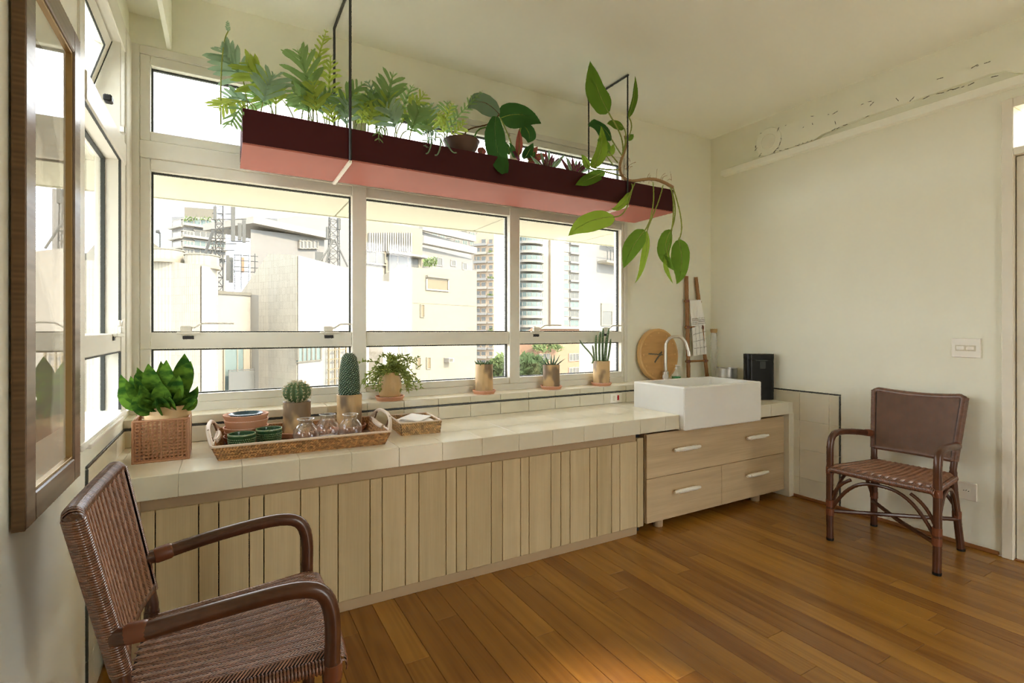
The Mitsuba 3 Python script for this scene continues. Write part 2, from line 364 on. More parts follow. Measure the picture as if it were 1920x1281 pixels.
# tiled fields on the two side walls with their dark border
for nm, side, xa, xb, yend, sgn in (('trim_2', 'right', XR-0.007, XR, -1.062, 1), ('trim_3', 'left', 0.0, 0.007, -0.868, -1)):
    struct(nm, box(XR-0.003 if sgn > 0 else 0.0, XR if sgn > 0 else 0.003, yend+0.002, -0.16, 0.0, 0.779), 'grout', label=f'pale tiled field with a thin dark border on the {side} wall')
    ys = [-0.16-TW*k for k in range(0, 6)]
    zs = [0.771-0.2068*k for k in range(0, 5)]
    for a, b in zip(ys[:-1], ys[1:]):
        b = max(b, yend+0.010)
        if a-b < 0.01: continue
        for c, d in zip(zs[:-1], zs[1:]):
            d = max(d, 0.0)
            if c-d < .01: continue
            tile(nm, 'tile', xa, xb, b, a, d, c, g=0.0008)
        tile(nm, 'dark_strip', xa, xb, b, a, 0.771, 0.781, mt='dark_tile')
    for c, d in zip(zs[:-1], zs[1:]):
        tile(nm, 'dark_strip', xa, xb, yend, yend+0.010, max(d, 0.0), c, mt='dark_tile')
    tile(nm, 'dark_strip', xa, xb, yend, yend+0.010, 0.771, 0.781, mt='dark_tile')

# far window: casing, sashes, mullions, panes
GY = 0.046
w1 = struct('window_1', None, None, label='white framed window band of three bays above the worktop')
WB = 0.003
def wbox(holder, name, *a, b=WB, m='window_white'): return part(holder, name, box(*a, b), m, False)
ZT = 2.572
wbox('window_1', 'frame', 0.0, 0.041, -0.012, 0.075, LEDGE, ZT)                       # left jamb
wbox('window_1', 'frame', 3.052, 3.085, -0.012, 0.075, LEDGE, ZT)                     # right jamb
wbox('window_1', 'frame', 0.041, 3.052, -0.012, 0.075, 2.532, ZT)                     # head
wbox('window_1', 'frame', 0.041, 3.052, -0.010, 0.075, LEDGE-0.002, 0.862)            # bottom
wbox('window_1', 'transom_bar', 0.041, 3.052, -0.010, 0.075, 2.040, 2.123)
bays = [(0.083, 1.022, 0.041, 1.022), (1.101, 2.048, 1.101, 2.048), (2.124, 3.028, 2.124, 3.052)]
wbox('window_1', 'mullion', 1.022, 1.101, -0.011, 0.075, 0.862, 2.040)
wbox('window_1', 'mullion', 2.048, 2.124, -0.011, 0.075, 0.862, 2.040)
wbox('window_1', 'mullion', 1.022, 1.101, -0.011, 0.075, 2.123, 2.532)
wbox('window_1', 'mullion', 2.048, 2.124, -0.011, 0.075, 2.123, 2.532)
for x0, x1, f0, f1 in bays:
    for (za, zb, lo, hi) in ((0.862, 1.128, 0.903, None), (1.128, 2.040, 1.209, 1.985), (2.123, 2.532, 2.170, 2.486)):
        if hi is None: hi = 1.128
        # sash ring pieces
        ms = []
        if x0 > f0+.005: ms.append(box(f0, x0, -0.003, 0.072, za, zb, WB))
        if f1 > x1+.005: ms.append(box(x1, f1, -0.003, 0.072, za, zb, WB))
        if lo > za: ms.append(box(x0, x1, -0.002, 0.072, za, lo, WB))
        if zb > hi: ms.append(box(x0, x1, -0.002, 0.072, hi, zb, WB))
        if ms: part('window_1', 'sash', cat(ms), 'window_white', False)
        part('window_1', 'pane', M([[x0-.004, GY, lo-.004], [x1+.004, GY, lo-.004], [x1+.004, GY, hi+.004], [x0-.004, GY, hi+.004]], [[0, 1, 2], [0, 2, 3]]), 'glass', False, label='clear glass pane')
        g = 0.0075
        part('window_1', 'gasket', cat([box(x0, x0+g, GY-0.012, GY+0.004, lo, hi), box(x1-g, x1, GY-0.012, GY+0.004, lo, hi), box(x0+g, x1-g, GY-0.012, GY+0.004, hi-g, hi), box(x0+g, x1-g, GY-0.012, GY+0.004, lo, lo+g*.7)]), 'gasket', False)
# awning latches on the middle rail
def latch(cx, reach=0.20):
    h = part('window_1', 'latch', cat([box(cx-0.045, cx+0.055, -0.024, -0.002, 1.200, 1.212, .003), box(cx-0.028, cx+0.02, -0.03, -0.002, 1.212, 1.240, .004)]), 'window_white', False, label='window latch with a bent stay arm')
    part(h, 'arm', tube([[cx, -0.018, 1.228], [cx+0.03, -0.020, 1.232], [cx+0.06, -0.022, 1.252], [cx+0.09, -0.022, 1.2535], [cx+reach, -0.022, 1.2535]], 0.0045, 6), 'window_white')
    part(h, 'keeper', box(cx-0.02, cx+0.027, -0.0055, -0.002, 1.175, 1.192, .001), 'black_slot', False)
for lx, ar in ((0.232, .20), (0.893, .122), (2.255, .20), (2.862, .155)): latch(lx, ar)
# left window
struct('window_2', None, None, label='white framed side window with an open awning transom')
wbox('window_2', 'frame', -0.085, 0.012, -0.145, 0.0, 0.865, ZT, b=.004)
wbox('window_2', 'frame', -0.085, 0.006, -0.243, -0.145, 0.865, 2.05, b=.003)
wbox('window_2', 'frame', -0.085, 0.004, -0.240, -0.145, 2.05, ZT, b=.003)
wbox('window_2', 'frame', -0.085, 0.006, -0.97, -0.90, 0.865, ZT, b=.004)
wbox('window_2', 'frame', -0.085, 0.008, -0.90, -0.145, 2.455, ZT, b=.004)
wbox('window_2', 'transom_bar', -0.085, 0.010, -0.90, -0.145, 1.950, 2.050, b=.006)
wbox('window_2', 'rail', -0.075, 0.002, -0.90, -0.243, 1.128, 1.206, b=.004)
for lo, hi in ((0.88, 1.128), (1.206, 1.95)):
    part('window_2', 'pane', M([[-.058, -.90, lo], [-.058, -.243, lo], [-.058, -.243, hi], [-.058, -.90, hi]], [[0, 1, 2], [0, 2, 3]]), 'glass', False, label='clear glass pane')
    part('window_2', 'gasket', cat([box(-.064, -.050, -.252, -.243, lo, hi), box(-.064, -.050, -.90, -.252, hi-.008, hi), box(-.004, .0045, -.2465, -.2425, lo, hi), box(-.004, .0045, -.90, -.2465, hi-.003, hi)]), 'gasket', False)
# open awning sash of the transom: hinged at its head, swung outwards
zh, tilt = 2.452, math.radians(17)
sm = [box(-.02, .02, -.895, -.25, -.05, 0, .003), box(-.02, .02, -.895, -.25, -.385, -.325, .003), box(-.02, .02, -.31, -.25, -.325, -.05, .003), box(-.02, .02, -.895, -.835, -.325, -.05, .003)]
aw = part('window_2', 'awning_sash', move(cat(sm), -0.045, 0, zh, ry=tilt), 'window_white', False, label='awning sash swung outwards')
part(aw, 'pane', move(M([[0, -.84, -.33], [0, -.305, -.33], [0, -.305, -.045], [0, -.84, -.045]], [[0, 1, 2], [0, 2, 3]]), -0.045, 0, zh, ry=tilt), 'glass', False)
part(aw, 'gasket', move(cat([box(.019, .0225, -.316, -.308, -.325, -.05), box(.019, .0225, -.84, -.31, -.056, -.048), box(.019, .0225, -.254, -.249, -.385, 0)]), -0.045, 0, zh, ry=tilt), 'gasket', False)
part('window_2', 'catch', box(0.004, 0.03, -.62, -.58, 2.06, 2.085, .004), 'black_slot', False)
part('window_2', 'catch', box(0.004, 0.025, -.285, -.255, 2.055, 2.085, .004), 'steel', False)
lh = part('window_2', 'latch', cat([box(0.0, 0.022, -.34, -.28, 1.206, 1.235, .004), box(0.004, 0.016, -.335, -.315, 1.235, 1.262, .003), box(0.002, 0.018, -.42, -.25, 1.192, 1.208, .003)]), 'window_white', False)
part(lh, 'arm', tube([[.012, -.30, 1.235], [.016, -.29, 1.258], [.016, -.255, 1.262]], .005, 6), 'window_white')
part('window_2', 'keeper', box(0.002, 0.006, -.42, -.385, 1.178, 1.196, .001), 'black_slot', False)
struct('trim_4', cat([box(-0.14, 0.014, -0.965, -0.16, 0.846, 0.868, .004), box(-0.05, 0.022, -0.90, -0.30, 0.842, 0.858, .003)]), 'marble', False, label='pale stone sill under the side window')
# pelmet board at the ceiling by the left wall
struct('trim_5', box(0.148, 0.168, -1.6, -0.001, 2.578, ZC, .002), 'wall_paint', False, label='pelmet board hanging from the ceiling beside the left wall')
struct('trim_6', box(0.0, 0.148, -1.6, -0.001, 2.715, 2.735), 'ceiling_paint', False)

# right wall: moulding, door with transom
struct('trim_7', box(XR-0.055, XR, -3.3, -0.139, 2.500, 2.548, .003), 'ceiling_paint', False, label='long white moulding high on the right wall')
struct('door_1', None, None, label='pale door with a glazed transom in a white frame')
def dbox(name, *a, b=.003, m='door_paint', h='door_1'): return part(h, name, box(*a, b), m, False)
dbox('frame', XR-0.022, XR+0.10, -1.935, -1.888, 0, 2.45)
dbox('frame', XR-0.022, XR+0.10, -2.85, -2.80, 0, 2.45)
dbox('frame', XR-0.022, XR+0.10, -2.80, -1.935, 2.40, 2.45)
dbox('transom_bar', XR-0.022, XR+0.10, -2.80, -1.935, 2.145, 2.185)
part('door_1', 'pane', M([[XR+.05, -2.80, 2.185], [XR+.05, -1.935, 2.185], [XR+.05, -1.935, 2.40], [XR+.05, -2.80, 2.40]], [[0, 1, 2], [0, 2, 3]]), 'glass', False)
dbox('stop', XR+0.046, XR+0.075, -1.965, -1.935, 0, 2.145)
dbox('stop', XR+0.046, XR+0.075, -2.80, -1.965, 2.115, 2.145)
dbox('threshold', XR-.01, XR+0.10, -2.80, -1.935, 0.0, 0.007, m='baseboard_wood')
struct('wall_hall', box(XR+1.3, XR+1.4, -4.4, 0.15, 0, 2.95), 'wall_paint')
struct('floor_hall', box(XR+.15, XR+1.3, -4.4, 0.15, -.05, 0), 'rail_wood')
dbox('leaf', XR+0.005, XR+0.045, -2.795, -1.940, 0.006, 2.140)
hd = dbox('handle', XR-0.004, XR+0.006, -2.02, -1.975, 1.00, 1.22, m='plastic_white')
part(hd, 'lever', tube([[XR-.004, -1.995, 1.10], [XR-.045, -1.995, 1.10], [XR-.05, -2.02, 1.10], [XR-.05, -2.10, 1.10]], .008, 8), 'plastic_white')
# back wall door (behind the camera): glazed double door to a terrace
struct('door_2', None, None)
for xa, xb in ((BDX0, BDX0+.06), (BDX1-.06, BDX1), ((BDX0+BDX1)/2-.04, (BDX0+BDX1)/2+.04)):
    part('door_2', 'frame', box(xa, xb, YB-.10, YB-.02, 0, BDZ, .004), 'window_white', False)
part('door_2', 'frame', cat([box(BDX0+.06, BDX1-.06, YB-.10, YB-.02, BDZ-.06, BDZ, .004), box(BDX0+.06, BDX1-.06, YB-.10, YB-.02, 0, .08, .004)]), 'window_white', False)
part('door_2', 'pane', M([[BDX0+.05, YB-.06, .07], [BDX1-.05, YB-.06, .07], [BDX1-.05, YB-.06, BDZ-.05], [BDX0+.05, YB-.06, BDZ-.05]], [[0, 1, 2], [0, 2, 3]]), 'glass', False)

pb = thing('painted_beam', 'old white painted timber beam with round end and cracked paint, high on the right wall', 'beam')
BM = [(-0.600, 2.745), (-0.70, 2.747), (-0.912, 2.738), (-0.949, 2.712), (-1.386, 2.690), (-1.842, 2.684), (-1.90, 2.70), (-1.971, 2.745), (-2.3, 2.77), (-2.3, 2.552), (-1.985, 2.552), (-1.949, 2.575), (-1.907, 2.604), (-1.842, 2.612), (-1.499, 2.607), (-1.204, 2.605), (-0.949, 2.583), (-0.894, 2.560), (-0.600, 2.558)]
YZ = np.array([[0, 0, -1, XR], [1, 0, 0, 0], [0, 1, 0, 0], [0, 0, 0, 1.0]])
part(pb, 'body', xform(extrude(BM, .030), YZ), 'wall_paint', False)
part(pb, 'round_end', xform(lathe([(0, 0), (.104, 0), (.106, .004), (.106, .030), (.101, .036), (.060, .036), (.055, .032), (.045, .036), (0, .037)], 40, (-.553, 2.659, 0)), YZ), 'wall_paint', 30)
rc = np.random.default_rng(77)
for k in range(46):
    if k < 20: yy = -rc.uniform(.60, 1.95); zz = np.interp(-yy, [.6, .9, .95, 1.4, 1.95], [2.56, 2.562, 2.585, 2.607, 2.585])+rc.uniform(-.003, .004)
    elif k < 30: yy = -rc.uniform(.60, 2.0); zz = np.interp(-yy, [.6, .9, .96, 1.4, 1.84, 2.0], [2.742, 2.735, 2.708, 2.688, 2.68, 2.74])+rc.uniform(-.004, .002)
    elif k < 40:
        a = rc.uniform(0, 2*PI); yy = -.553+.104*math.cos(a); zz = 2.659+.104*math.sin(a)
    else: yy = -rc.uniform(.62, 1.5); zz = 2.655+rc.uniform(-.04, .03)
    L = rc.uniform(.006, .035)
    part(pb, 'paint_crack', move(box(-.0015, .0015, -L/2, L/2, -.0016, .0016), XR-.0300 if not 30 <= k < 40 else XR-.0350, yy, zz, rx=rc.uniform(-.3, .3)+(.0 if k < 30 else rc.uniform(0, 3))), 'crack_dark', False)

# ------------------------------------------------------------------ worktop and cabinets
wt = thing('worktop', 'long tiled worktop running under the window to the sink', 'worktop')
FY = -0.740
SX0, SX1, SY0, SY1 = 2.845, 3.600, -0.775, -0.33
part(wt, 'core', cat([box(0.0, SX0-.004, FY+.010, -0.160, 0.612, CTR-.007), box(SX1+.004, XR-.004, FY+.010, -0.160, 0.612, CTR-.007), box(SX0-.004, SX1+.004, SY1+.004, -0.160, 0.612, CTR-.007)]), 'grout', False, label='mortar bed')
ys = [FY, FY+TW, FY+2*TW, -0.160]
for k in range(len(XT)-1):
    x0, x1 = max(XT[k], 0.0), min(XT[k+1], XR-.004)
    if x1-x0 < 0.01: continue
    segs = [(x0, x1)]
    for xa, xb in segs:
        for j in range(3):
            ya, yb = ys[j], ys[j+1]
            pcs = [(xa, xb)]
            if yb < SY1+.02 or ya < SY1-.05:
                pcs = [(a, b) for a, b in ((xa, min(xb, SX0-.003)), (max(xa, SX1+.003), xb)) if b-a > .008]
            for a, b in pcs: tile(wt, 'tile', a, b, ya+(0.006 if j == 0 else 0), yb, CTR-.007, CTR, b=.0008, g=.0006)
        for a, b in ((xa, min(xb, SX0-.003)), (max(xa, SX1+.003), xb)):
            if b-a > .008: tile(wt, 'edge_tile', a, b, FY, FY+.010, 0.608, CTR-.0005, b=.0018, g=.0004)
part(wt, 'end_panel', box(XR-.062, XR-.004, FY+.004, -0.17, 0.0, 0.612, .003), 'ledge_plain', False, label='tiled end leg against the right wall')
cb = thing('plank_cabinet', 'long low cabinet front of pale vertical planks of uneven widths under the worktop', 'cabinet')
U = [262.5, 290.9, 372.3, 410.1, 467.4, 494.9, 563.6, 599.1, 634, 693.9, 716.6, 760.2, 785.5, 836.4, 855.8, 874.6, 921.3, 942.4, 976.2, 992.2, 1033.2, 1051.8, 1069, 1106, 1119.6, 1147, 1162.3, 1194.7, 1206.8]
PX = [at(u, 950, -.695)[0] for u in U]
for k, (a, b) in enumerate(zip(PX[:-1], PX[1:])):
    last = k == len(PX)-2
    m = box(a+.0018, b-.0018, -.695, -.672, 0.040 if last else 0.047, 0.572 if last else 0.556, .0012)
    part(cb, 'plank', m, 'pale_wood', False, uv=np.tile([r3.uniform(.1, .9), r3.uniform()], (len(m.vertices), 1)))
part(cb, 'top_rail', box(PX[0], PX[-2], -.684, -.655, 0.545, 0.608, .001), 'rail_wood', False, label='plain wooden top rail')
part(cb, 'toe_board', box(PX[0], PX[-2], -.692, -.66, 0.0, 0.046, .001), 'rail_wood', False)
part(cb, 'end_post', box(0.095, PX[0], -.70, -.66, 0.0, 0.605, .001), 'rail_wood', False)
part(cb, 'carcass', cat([box(0.02, 2.585, -.655, -.64, 0.0, 0.60), box(2.572, 2.587, -.64, -.20, 0.0, 0.60)]), 'black_slot', False, label='dark back board')
dc = thing('drawer_cabinet', 'wooden drawer cabinet on short feet under the white sink', 'cabinet')
part(dc, 'carcass', cat([box(2.604, 2.622, -.683, -.20, 0.050, 0.590), box(3.955, 3.973, -.683, -.20, 0.050, 0.590), box(2.622, 3.955, -.683, -.20, 0.052, 0.068), box(2.622, 3.955, -.22, -.20, 0.068, 0.59), box(2.622, 3.955, -.68, -.66, 0.30, 0.325)]), 'rail_wood', False)
for (xa, xb, za, zb, hs) in ((2.606, 3.972, 0.3195, 0.588, (2.93, 3.63)), (2.606, 3.2825, 0.050, 0.3165, (2.93,)), (3.2855, 3.972, 0.050, 0.3165, (3.63,))):
    d = part(dc, 'drawer', box(xa, xb, -.701, -.683, za, zb, .0015), 'drawer_wood', False, label=('wide double drawer front' if len(hs) == 2 else 'single drawer front'))
    for hx in hs:
        hz = 0.475 if zb > .4 else 0.215
        xs = np.array([-.115, -.098, -.082, -.0815, .0815, .082, .098, .115])
        rs = np.array([.009, .0105, .0105, .0135, .0135, .0105, .0105, .009])
        part(d, 'handle', tube([[hx+q, -.727, hz] for q in xs], rs, 12), 'plastic_white', label='pale round bar handle')
        part(d, 'handle_post', cat([box(hx-.096, hx-.084, -.727, -.70, hz-.006, hz+.006), box(hx+.084, hx+.096, -.727, -.70, hz-.006, hz+.006)]), 'rail_wood', False)
for fx, fy in ((2.745, -.655), (3.70, -.655), (2.745, -.26), (3.70, -.26)):
    part(dc, 'foot', lathe([(0, 0), (.028, 0), (.030, .004), (.030, .050), (0, .050)], 18, (fx, fy, 0)), 'rail_wood')

# ------------------------------------------------------------------ sink and faucet
sk = thing('farmhouse_sink', 'large white ceramic farmhouse sink at the right end of the worktop', 'sink')
import manifold3d as m3
def mbox(x0, x1, y0, y1, z0, z1, r=0.012):
    pts = [[x, y, z] for x in (x0+r, x1-r) for y in (y0+r, y1-r) for z in (z0+r, z1-r)]
    s = m3.Manifold.sphere(r, 20)
    return m3.Manifold.batch_hull([s.translate(p) for p in pts])
def m2t(m):
    g = m.to_mesh(); return M(g.vert_properties[:, :3], g.tri_verts)
part(sk, 'basin', m2t(mbox(SX0, SX1, SY0, SY1, 0.598, 0.868, .010)-mbox(SX0+.028, SX1-.028, SY0+.030, SY1-.045, 0.64, 1.0, .02)), 'ceramic_white', 40)
part(sk, 'drain', lathe([(0, .641), (.04, .641), (.04, .645), (.03, .646), (0, .643)], 20, ((SX0+SX1)/2, -.56, 0)), 'steel')
fc = thing('faucet', 'brushed steel gooseneck faucet behind the sink', 'faucet')
fx, fy = 3.376, -0.116
part(fc, 'base', lathe([(0, LEDGE), (.030, LEDGE), (.030, LEDGE+.006), (.024, LEDGE+.010), (.024, LEDGE+.075), (.020, LEDGE+.080), (.0135, LEDGE+.084), (.0135, LEDGE+.11), (0, LEDGE+.11)], 24, (fx, fy, 0)), 'steel')
arc = [[fx, fy, LEDGE+.10], [fx, fy, LEDGE+.20]]
sp = [(0.0, .22)]+[(0.078-0.078*math.cos(a), .270+.078*math.sin(a)*1.05) for a in np.linspace(0, PI*0.90, 16)]
dirx, diry = 0.72, -0.69
arc = [[fx, fy, LEDGE+.10]]+[[fx+q*dirx, fy+q*diry, LEDGE+h] for q, h in sp]+[[fx+.170*dirx, fy+.170*diry, LEDGE+.238]]
part(fc, 'spout', tube(arc, .0125, 14), 'steel')
part(fc, 'nozzle', tube([arc[-1], [fx+.176*dirx, fy+.176*diry, LEDGE+.200]], .0145, 14), 'steel')
hv = part(fc, 'valve', tube([[fx, fy, LEDGE+.045], [fx-.035, fy-.035, LEDGE+.045], [fx-.062, fy-.058, LEDGE+.045]], [.019, .019, .022], 16), 'steel')
part(hv, 'lever', tube([[fx-.060, fy-.056, LEDGE+.05], [fx-.064, fy-.058, LEDGE+.10], [fx-.075, fy-.062, LEDGE+.150]], .005, 8), 'steel')

# ------------------------------------------------------------------ woven surfaces
def stroke_template(n=5):
    """a short fat cane stroke along x, half length 1, half width 1, height 1"""
    xs = np.linspace(-1, 1, n); hs = np.sqrt(np.clip(1-(xs*.93)**2, 0, 1))
    V, F = [], []
    for x, h in zip(xs, hs):
        w = .45+.55*h
        V += [[x, -w, -.3], [x, -w*.72, (.25+.75*h)*.62], [x, 0, .25+.75*h], [x, w*.72, (.25+.75*h)*.62], [x, w, -.3]]
    for i in range(n-1):
        for j in range(4):
            a, b, c, d = 5*i+j, 5*i+j+1, 5*i+6+j, 5*i+5+j
            F += [[a, c, b], [a, d, c]]
    return np.array(V), np.array(F)
SV, SF = stroke_template()
def strokes(C, D, N, L, W, H, base, var, seed=1, warm=None):
    """many strokes: centres C, directions D, normals N; lengths, widths, heights; colours vary round base"""
    C, D, N = (np.asarray(q, float) for q in (C, D, N)); n = len(C)
    D = D/np.linalg.norm(D, axis=1, keepdims=True); N = N-D*(N*D).sum(1, keepdims=True); N /= np.linalg.norm(N, axis=1, keepdims=True)
    S = np.cross(N, D)
    L, W, H = (np.broadcast_to(q, (n,)) for q in (L, W, H))
    V = C[:, None]+SV[None, :, 0:1]*(D*L[:, None])[:, None]+SV[None, :, 1:2]*(S*W[:, None])[:, None]+SV[None, :, 2:3]*(N*H[:, None])[:, None]
    F = SF[None]+(np.arange(n)*len(SV))[:, None, None]
    g = np.random.default_rng(seed)
    t = g.uniform(1-var, 1+var, (n, 1))
    col = np.array(base)*t
    if warm is not None: col = np.where(g.uniform(size=(n, 1)) < .3, np.array(warm)*t, col)
    return M(V.reshape(-1, 3), F.reshape(-1, 3)), np.repeat(np.clip(col, 0, 1), len(SV), 0)

# ------------------------------------------------------------------ rattan armchairs (one built, both placed)
def surf_strokes(S, nu, nv, alt=True, w=.8, seed=1, along='v', mask=None):
    """herringbone: columns across u, strokes stacked along v, leaning left and right in turn"""
    C, D, N, L, W = [], [], [], [], []
    for i in range(nu):
        for j in range(nv):
            u, v = (i+.5)/nu, (j+.5)/nv
            p = S(u, v); du = S(u+.5/nu, v)-S(u-.5/nu, v); dv = S(u, v+.5/nv)-S(u, v-.5/nv)
            lean = 1.9*(1 if i % 2 else -1)
            d = du+dv*lean; n = np.cross(du, dv)
            C.append(p+n/np.linalg.norm(n)*.0005); D.append(d); N.append(n)
            L.append(np.linalg.norm(d)*.56); W.append(np.linalg.norm(dv)*.235)
    return C, D, N, np.array(L), np.array(W)
CH = {}
def chair_parts():
    out = []
    def add(*a, **k): out.append((a, k))
    RL, RA = 0.0185, 0.0185
    back_y = lambda z: np.interp(z, [0, .36, .46, .87], [-.235, -.19, -.188, -.275])
    back_x = lambda z: np.interp(z, [0, .36, .46, .87], [.212, .192, .192, .221])
    for s in (1, -1):
        add('leg', tube(spline([[s*.250, .225, 0.012], [s*.252, .225, .2], [s*.252, .222, .43]], 8), RL, 14), 'rattan_pole')
        add('foot_cap', lathe([(0, 0), (.019, 0), (.0195, .014), (0, .016)], 14, (s*.250, .225, 0)), 'black_plastic')
        arm = [[s*.252, .222, .40], [s*.252, .222, .49], [s*.252, .219, .545], [s*.251, .200, .594], [s*.250, .155, .614], [s*.246, .07, .614], [s*.236, -.05, .602], [s*.220, -.15, .588], [s*.206, -.205, .582]]
        add('armrest', tube(spline(arm, 34), RA, 14), 'rattan_pole')
        zz = np.linspace(0.012, .862, 30)
        add('leg', tube([[s*back_x(z), back_y(z), z] for z in np.linspace(0.012, .44, 14)], RL, 12), 'rattan_pole')
        add('foot_cap', lathe([(0, 0), (.019, 0), (.0195, .014), (0, .016)], 14, (s*back_x(0), back_y(0), 0)), 'black_plastic')
        add('back_post', tube([[s*back_x(z), back_y(z), z] for z in np.linspace(.43, .832, 16)], .0165, 12), 'rattan_pole')
        # wrapped bindings
        for (p, d) in (((s*.251, .225, .215), 0), ((s*.250, .225, .165), 0), ((s*back_x(.20), back_y(.20), .20), 0), ((s*.2515, .223, .405), 0)):
            add('binding', tube([[p[0], p[1], p[2]-.020], [p[0], p[1], p[2]-.018], [p[0], p[1], p[2]+.018], [p[0], p[1], p[2]+.020]], [.0185, .0212, .0212, .0185], 14), 'rattan_wrap')
        add('binding', tube([[s*.209, -.185, .584], [s*.211, -.178, .585], [s*.219, -.148, .589], [s*.22, -.142, .590]], [.0185, .0215, .0215, .0185], 14), 'rattan_wrap')
    # arched braces under the seat
    def arch(a, b, top, lo=.235):
        a, b = np.array(a), np.array(b); q = []
        for t in np.linspace(0, 1, 22):
            p = a+(b-a)*t; h = lo+(top-lo)*(1-abs(2*t-1)**2.6)
            q.append([p[0], p[1], h])
        return tube(q, .0095, 8)
    f = .238
    add('brace', arch([-f, .222], [f, .222], .378, .19), 'rattan_pole')
    for s in (1, -1):
        add('brace', tube(spline([[s*f, .224, .25], [s*.20, .226, .325], [s*.14, .226, .375]], 10), .009, 8), 'rattan_pole')
        add('brace', arch([s*.246, .205], [s*.205, -.195], .378, .20), 'rattan_pole')
        add('brace', tube(spline([[s*.19, back_y(.25), .25], [s*.14, -.185, .33], [s*.08, -.175, .375]], 10), .009, 8), 'rattan_pole')
    add('stretcher', tube([[-.245, .215, .150], [0, .005, .153], [.205, -.205, .162]], .0115, 8), 'rattan_pole')
    add('stretcher', tube([[.245, .215, .168], [0, .005, .176], [-.205, -.205, .176]], .0115, 8), 'rattan_pole')
    # seat: woven cushionless slab, slightly hollow, rolled edge
    def seat(u, v):
        x = (u-.5)*2; yv = v
        hw = .245+(.195-.245)*(1-yv)
        yy = -.195+.435*yv
        z = .428+.014*yv-.012*(1-x*x)*(math.sin(PI*min(max(yv, 0), 1)))-.010*max(0, (yv-.9)/.1)**2-.010*max(0, (abs(x)-.93)/.07)**2
        return np.array([x*hw, yy+.008*(1-x*x)*yv, z])
    gu, gv = 25, 21
    V = [seat(i/(gu-1), j/(gv-1)) for i in range(gu) for j in range(gv)]
    Vb = [p-np.array([0, 0, .034]) for p in V]
    F = grid_faces(gu, gv); n0 = len(V)
    Fb = [[a+n0, c+n0, b+n0] for a, b, c in F]
    rim = [i*gv for i in range(gu)]+[(gu-1)*gv+j for j in range(1, gv)]+[i*gv+gv-1 for i in range(gu-2, -1, -1)]+[j for j in range(gv-2, 0, -1)]
    Fr = []
    for a, b in zip(rim, rim[1:]+rim[:1]): Fr += [[a, a+n0, b], [b, a+n0, b+n0]]
    add('seat', M(np.array(V+Vb), [[a, c, b] for a, b, c in F]+[[a, c, b] for a, b, c in Fb]+Fr), 'rattan_under')
    C, D, N, L, W = surf_strokes(seat, 27, 50, seed=3)
    N = [(-n if n[2] < 0 else n) for n in N]
    m, c = strokes(C, D, N, L, W, .0022, (.215, .090, .045), .2, 3, warm=(.27, .125, .07))
    add('seat_weave', m, 'rattan_strand', smooth=True, color=c, kind='stuff', label='brown cane strands in herringbone')
    # rolled front and side edges of wound cane
    C, D, N = [], [], []
    for j in range(74):
        u = j/73
        for k in range(5):
            a = -.35+k*.52
            p = seat(u, 1.0)+np.array([0, .0, -.017]); n = np.array([0, math.cos(a), math.sin(a)])
            C.append(p+n*.017); D.append(np.cross([1, 0, 0], n)); N.append(n)
    for s in (0, 1):
        for j in range(58):
            for k in range(4):
                a = -.3+k*.6; p = seat(s, j/57)+np.array([0, 0, -.017]); sx = 1 if s else -1
                n = np.array([sx*math.cos(a), 0, math.sin(a)]); C.append(p+n*.016); D.append(np.cross([0, 1, 0], n)); N.append(n)
    m, c = strokes(C, D, N, .0062, .0034, .0022, (.13, .045, .02), .4, 4)
    add('seat_edge', m, 'rattan_strand', smooth=True, color=c, kind='stuff')
    # back panel
    def back(u, v):
        x = (u-.5)*2; z = .500+.352*v-.016*(1-x*x)*v-.012*v*max(0, (abs(x)-.9)/.1)**2
        return np.array([x*(back_x(z)-.004), back_y(z)-.020*(1-x*x)+.004, z])
    gu, gv = 25, 13
    for_f = [back(i/(gu-1), j/(gv-1))+np.array([0, .013, 0]) for i in range(gu) for j in range(gv)]
    for_b = [p-np.array([0, .030, 0]) for p in for_f]
    F = grid_faces(gu, gv); n0 = gu*gv
    rim = [i*gv for i in range(gu)]+[(gu-1)*gv+j for j in range(1, gv)]+[i*gv+gv-1 for i in range(gu-2, -1, -1)]+[j for j in range(gv-2, 0, -1)]
    Fr = []
    for a, b in zip(rim, rim[1:]+rim[:1]): Fr += [[a, b, a+n0], [b, b+n0, a+n0]]
    add('backrest', M(np.array(for_f+for_b), [[a, c, b] for a, b, c in F]+[[a+n0, b+n0, c+n0] for a, b, c in F]+Fr), 'rattan_under')
    A, cols = [], []
    for sgn, sd in ((1, 5), (-1, 6)):
        S = (lambda u, v: back(.03+.94*u, v*.965+.012)+np.array([0, .0138 if sgn > 0 else -.0178, 0]))
        C, D, N, L, W = surf_strokes(S, 24, 42, seed=sd)
        N = [n*np.sign(n[1])*sgn for n in N]
        m, c = strokes(C, D, N, L, W, .0022, (.215, .088, .042), .2, sd, warm=(.27, .125, .07)); A.append(m); cols.append(c)
    add('back_weave', cat(A), 'rattan_strand', smooth=True, color=np.vstack(cols), kind='stuff', label='brown cane strands in herringbone')
    add('top_rail', tube([back(u, 1.0)+np.array([0, -.002, -.004]) for u in np.linspace(-.002, 1.002, 26)], np.r_[.010, np.full(24, .0160), .010], 12), 'rattan_pole')
    cap_ = trimesh.creation.icosphere(2, .0185)
    for u in (0.002, .998):
        for v, dz in ((1.0, -.004), (0.0, .003)): add('corner_cap', move(cap_, *(back(u, v)+np.array([0, -.002, dz]))), 'rattan_pole')
    # wound edges: top rail and the two posts
    C, D, N = [], [], []
